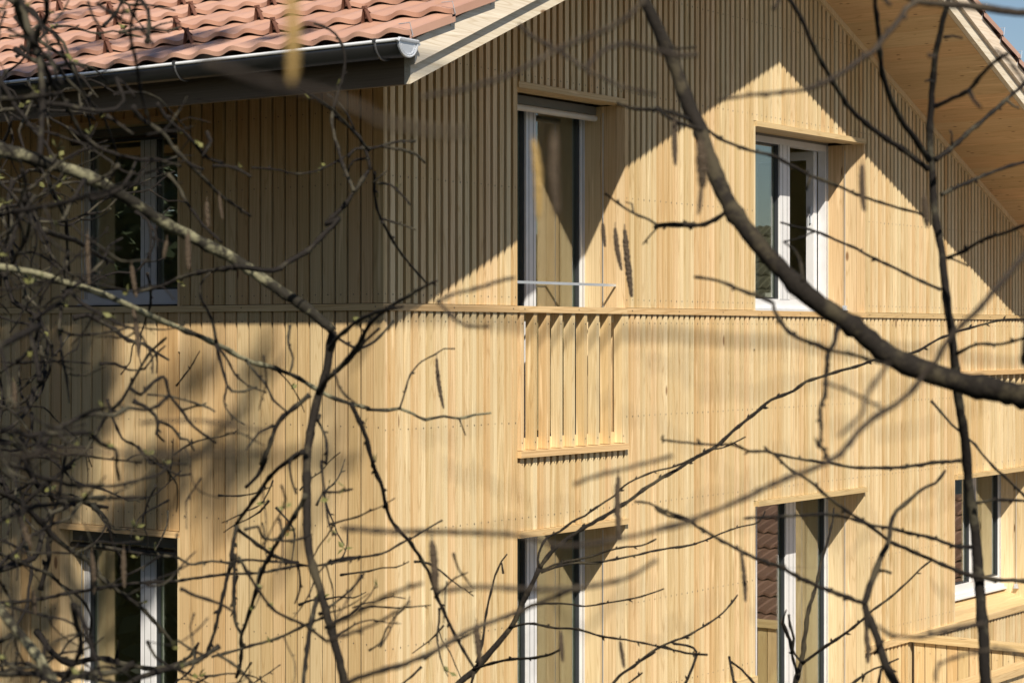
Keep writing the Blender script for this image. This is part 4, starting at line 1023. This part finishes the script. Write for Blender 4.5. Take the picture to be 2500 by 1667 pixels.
for _ in range(16):
    px, py = random.uniform(350, 850), random.uniform(830, 1300); an = random.uniform(1.9, 2.6); ln = random.uniform(120, 300); bk_ = random.uniform(7, 9)
    a = at_wall(px, py, bk_, True); b_ = at_wall(px + ln * math.cos(an), py + ln * math.sin(an), bk_, True)
    mb.tube([a.lerp(b_, i / 8) + Vector((random.gauss(0, .03), random.gauss(0, .03), random.gauss(0, .03))) for i in range(9)], [random.uniform(.010, .022)] * 9, 5)
mb.build('crown', M['bark_dark'], root, smooth=True)
# unseen leaf clumps added toward the sun: broad soft shade on the side wall
iv = MB()
def clump(c, rx, rz, n):
    for _ in range(n):
        v_ = Vector((random.gauss(0, 1), random.gauss(0, 1), random.gauss(0, 1))); v_ = v_.normalized() * random.random() ** .45
        p = c + Vector((v_.x * rx, v_.y * rx, v_.z * rz)); s = random.uniform(.03, .07)
        a = Vector((random.gauss(0, 1), random.gauss(0, 1), random.gauss(0, 1))).normalized(); b2 = a.orthogonal().normalized()
        iv.poly([tuple(p), tuple(p + a * s + b2 * s * .6), tuple(p + a * s * 2), tuple(p + a * s - b2 * s * .6)], [(0, 1, 2, 3)])
for (px, py, back, rx, rz, n) in ((40, 900, 6.5, .62, .6, 1500), (190, 940, 8, .30, .45, 420), (130, 1120, 8, .42, .5, 700), (-60, 1250, 6.5, .6, .7, 1500), (330, 1250, 8, .34, .16, 230), (590, 1120, 11, .2, .34, 50), (400, 1170, 9, .2, .1, 45),
                              (540, 1180, 9.0, .16, .2, 60), (640, 880, 9.0, .12, .2, 35), (450, 920, 9.0, .25, .1, 45), (280, 1380, 6.5, .3, .3, 150), (60, 1500, 6.5, .5, .5, 500), (820, 1050, 11, .14, .3, 22)):
    clump(at_wall(px, py, back, True), rx, rz, n)
tag(iv.build('ivy', M['needle'], root), kind='stuff')

def at_roof(X, Y, back): return Vector((X, Y, soffit_l(X) + .3)) - Vector((SX, SY, -SZ)) * back
iv = MB()  # more unseen clumps, added to shade the lower tile courses
for (X, Y, rx, rz, n) in ((-.75, 1.0, .45, .16, 330), (-.5, 2.0, .4, .2, 160), (-.8, .1, .2, .1, 60), (.3, .4, .2, .1, 40), (.5, 3.4, .4, .2, 90)): clump(at_roof(X, Y, 5.5), rx, rz, n)
tag(iv.build('ivy', M['needle'], root), kind='stuff')
# left evergreens: most added unseen to block sky light, last ones mirrored in the windows
EG = [(-17.5, -6.5, 16.0), (-19.5, -13.0, 17.0), (-15.5, -1.0, 15.5), (-8.6, 5.0, 13.0), (-8.9, 9.0, 13.5), (-8.4, 1.2, 12.5), (-9.5, 13.5, 12.0), (-15.0, 22.0, 10.0)]
EL = ['tall evergreen far to the left of the viewer', 'tallest evergreen behind the viewer', 'tall evergreen standing between the row and the viewer', 'tall evergreen beyond the left edge, second from the viewer', 'tallest dark evergreen in the row beyond the left edge', 'evergreen of the row standing nearest the viewer', 'broad evergreen in the row, mirrored low in the side window', 'evergreen set farthest back across the lawn']
for i_, (x, y, h) in enumerate(EG):
    r_ = empty('evergreen_tree', (x, y, 0)); tag(r_, EL[i_], 'tree', 'evergreens across the lawn')
    t_ = MB(); t_.tube([Vector((x, y, 0)), Vector((x, y, h * .9))], [.22, .04], 8); t_.build('trunk', M['bark_dark'], r_)
    iv = MB()
    for k_ in range(40):
        q = k_ / 40; n0 = len(iv.v)
        clump(Vector((x + random.gauss(0, .3), y + random.gauss(0, .3), .8 + (h - 1) * q)), 2.2 * (1 - q) ** .5 + .2, .5, int(270 * (1 - q) ** .6) + 25)
    # longer sprays: stretch each leaf
    for q in range(0, len(iv.v), 4):
        p = Vector(iv.v[q])
        for w_ in (1, 2, 3): iv.v[q + w_] = tuple(p + (Vector(iv.v[q + w_]) - p) * 3.6)
    iv.build('crown', M['needle'], r_)
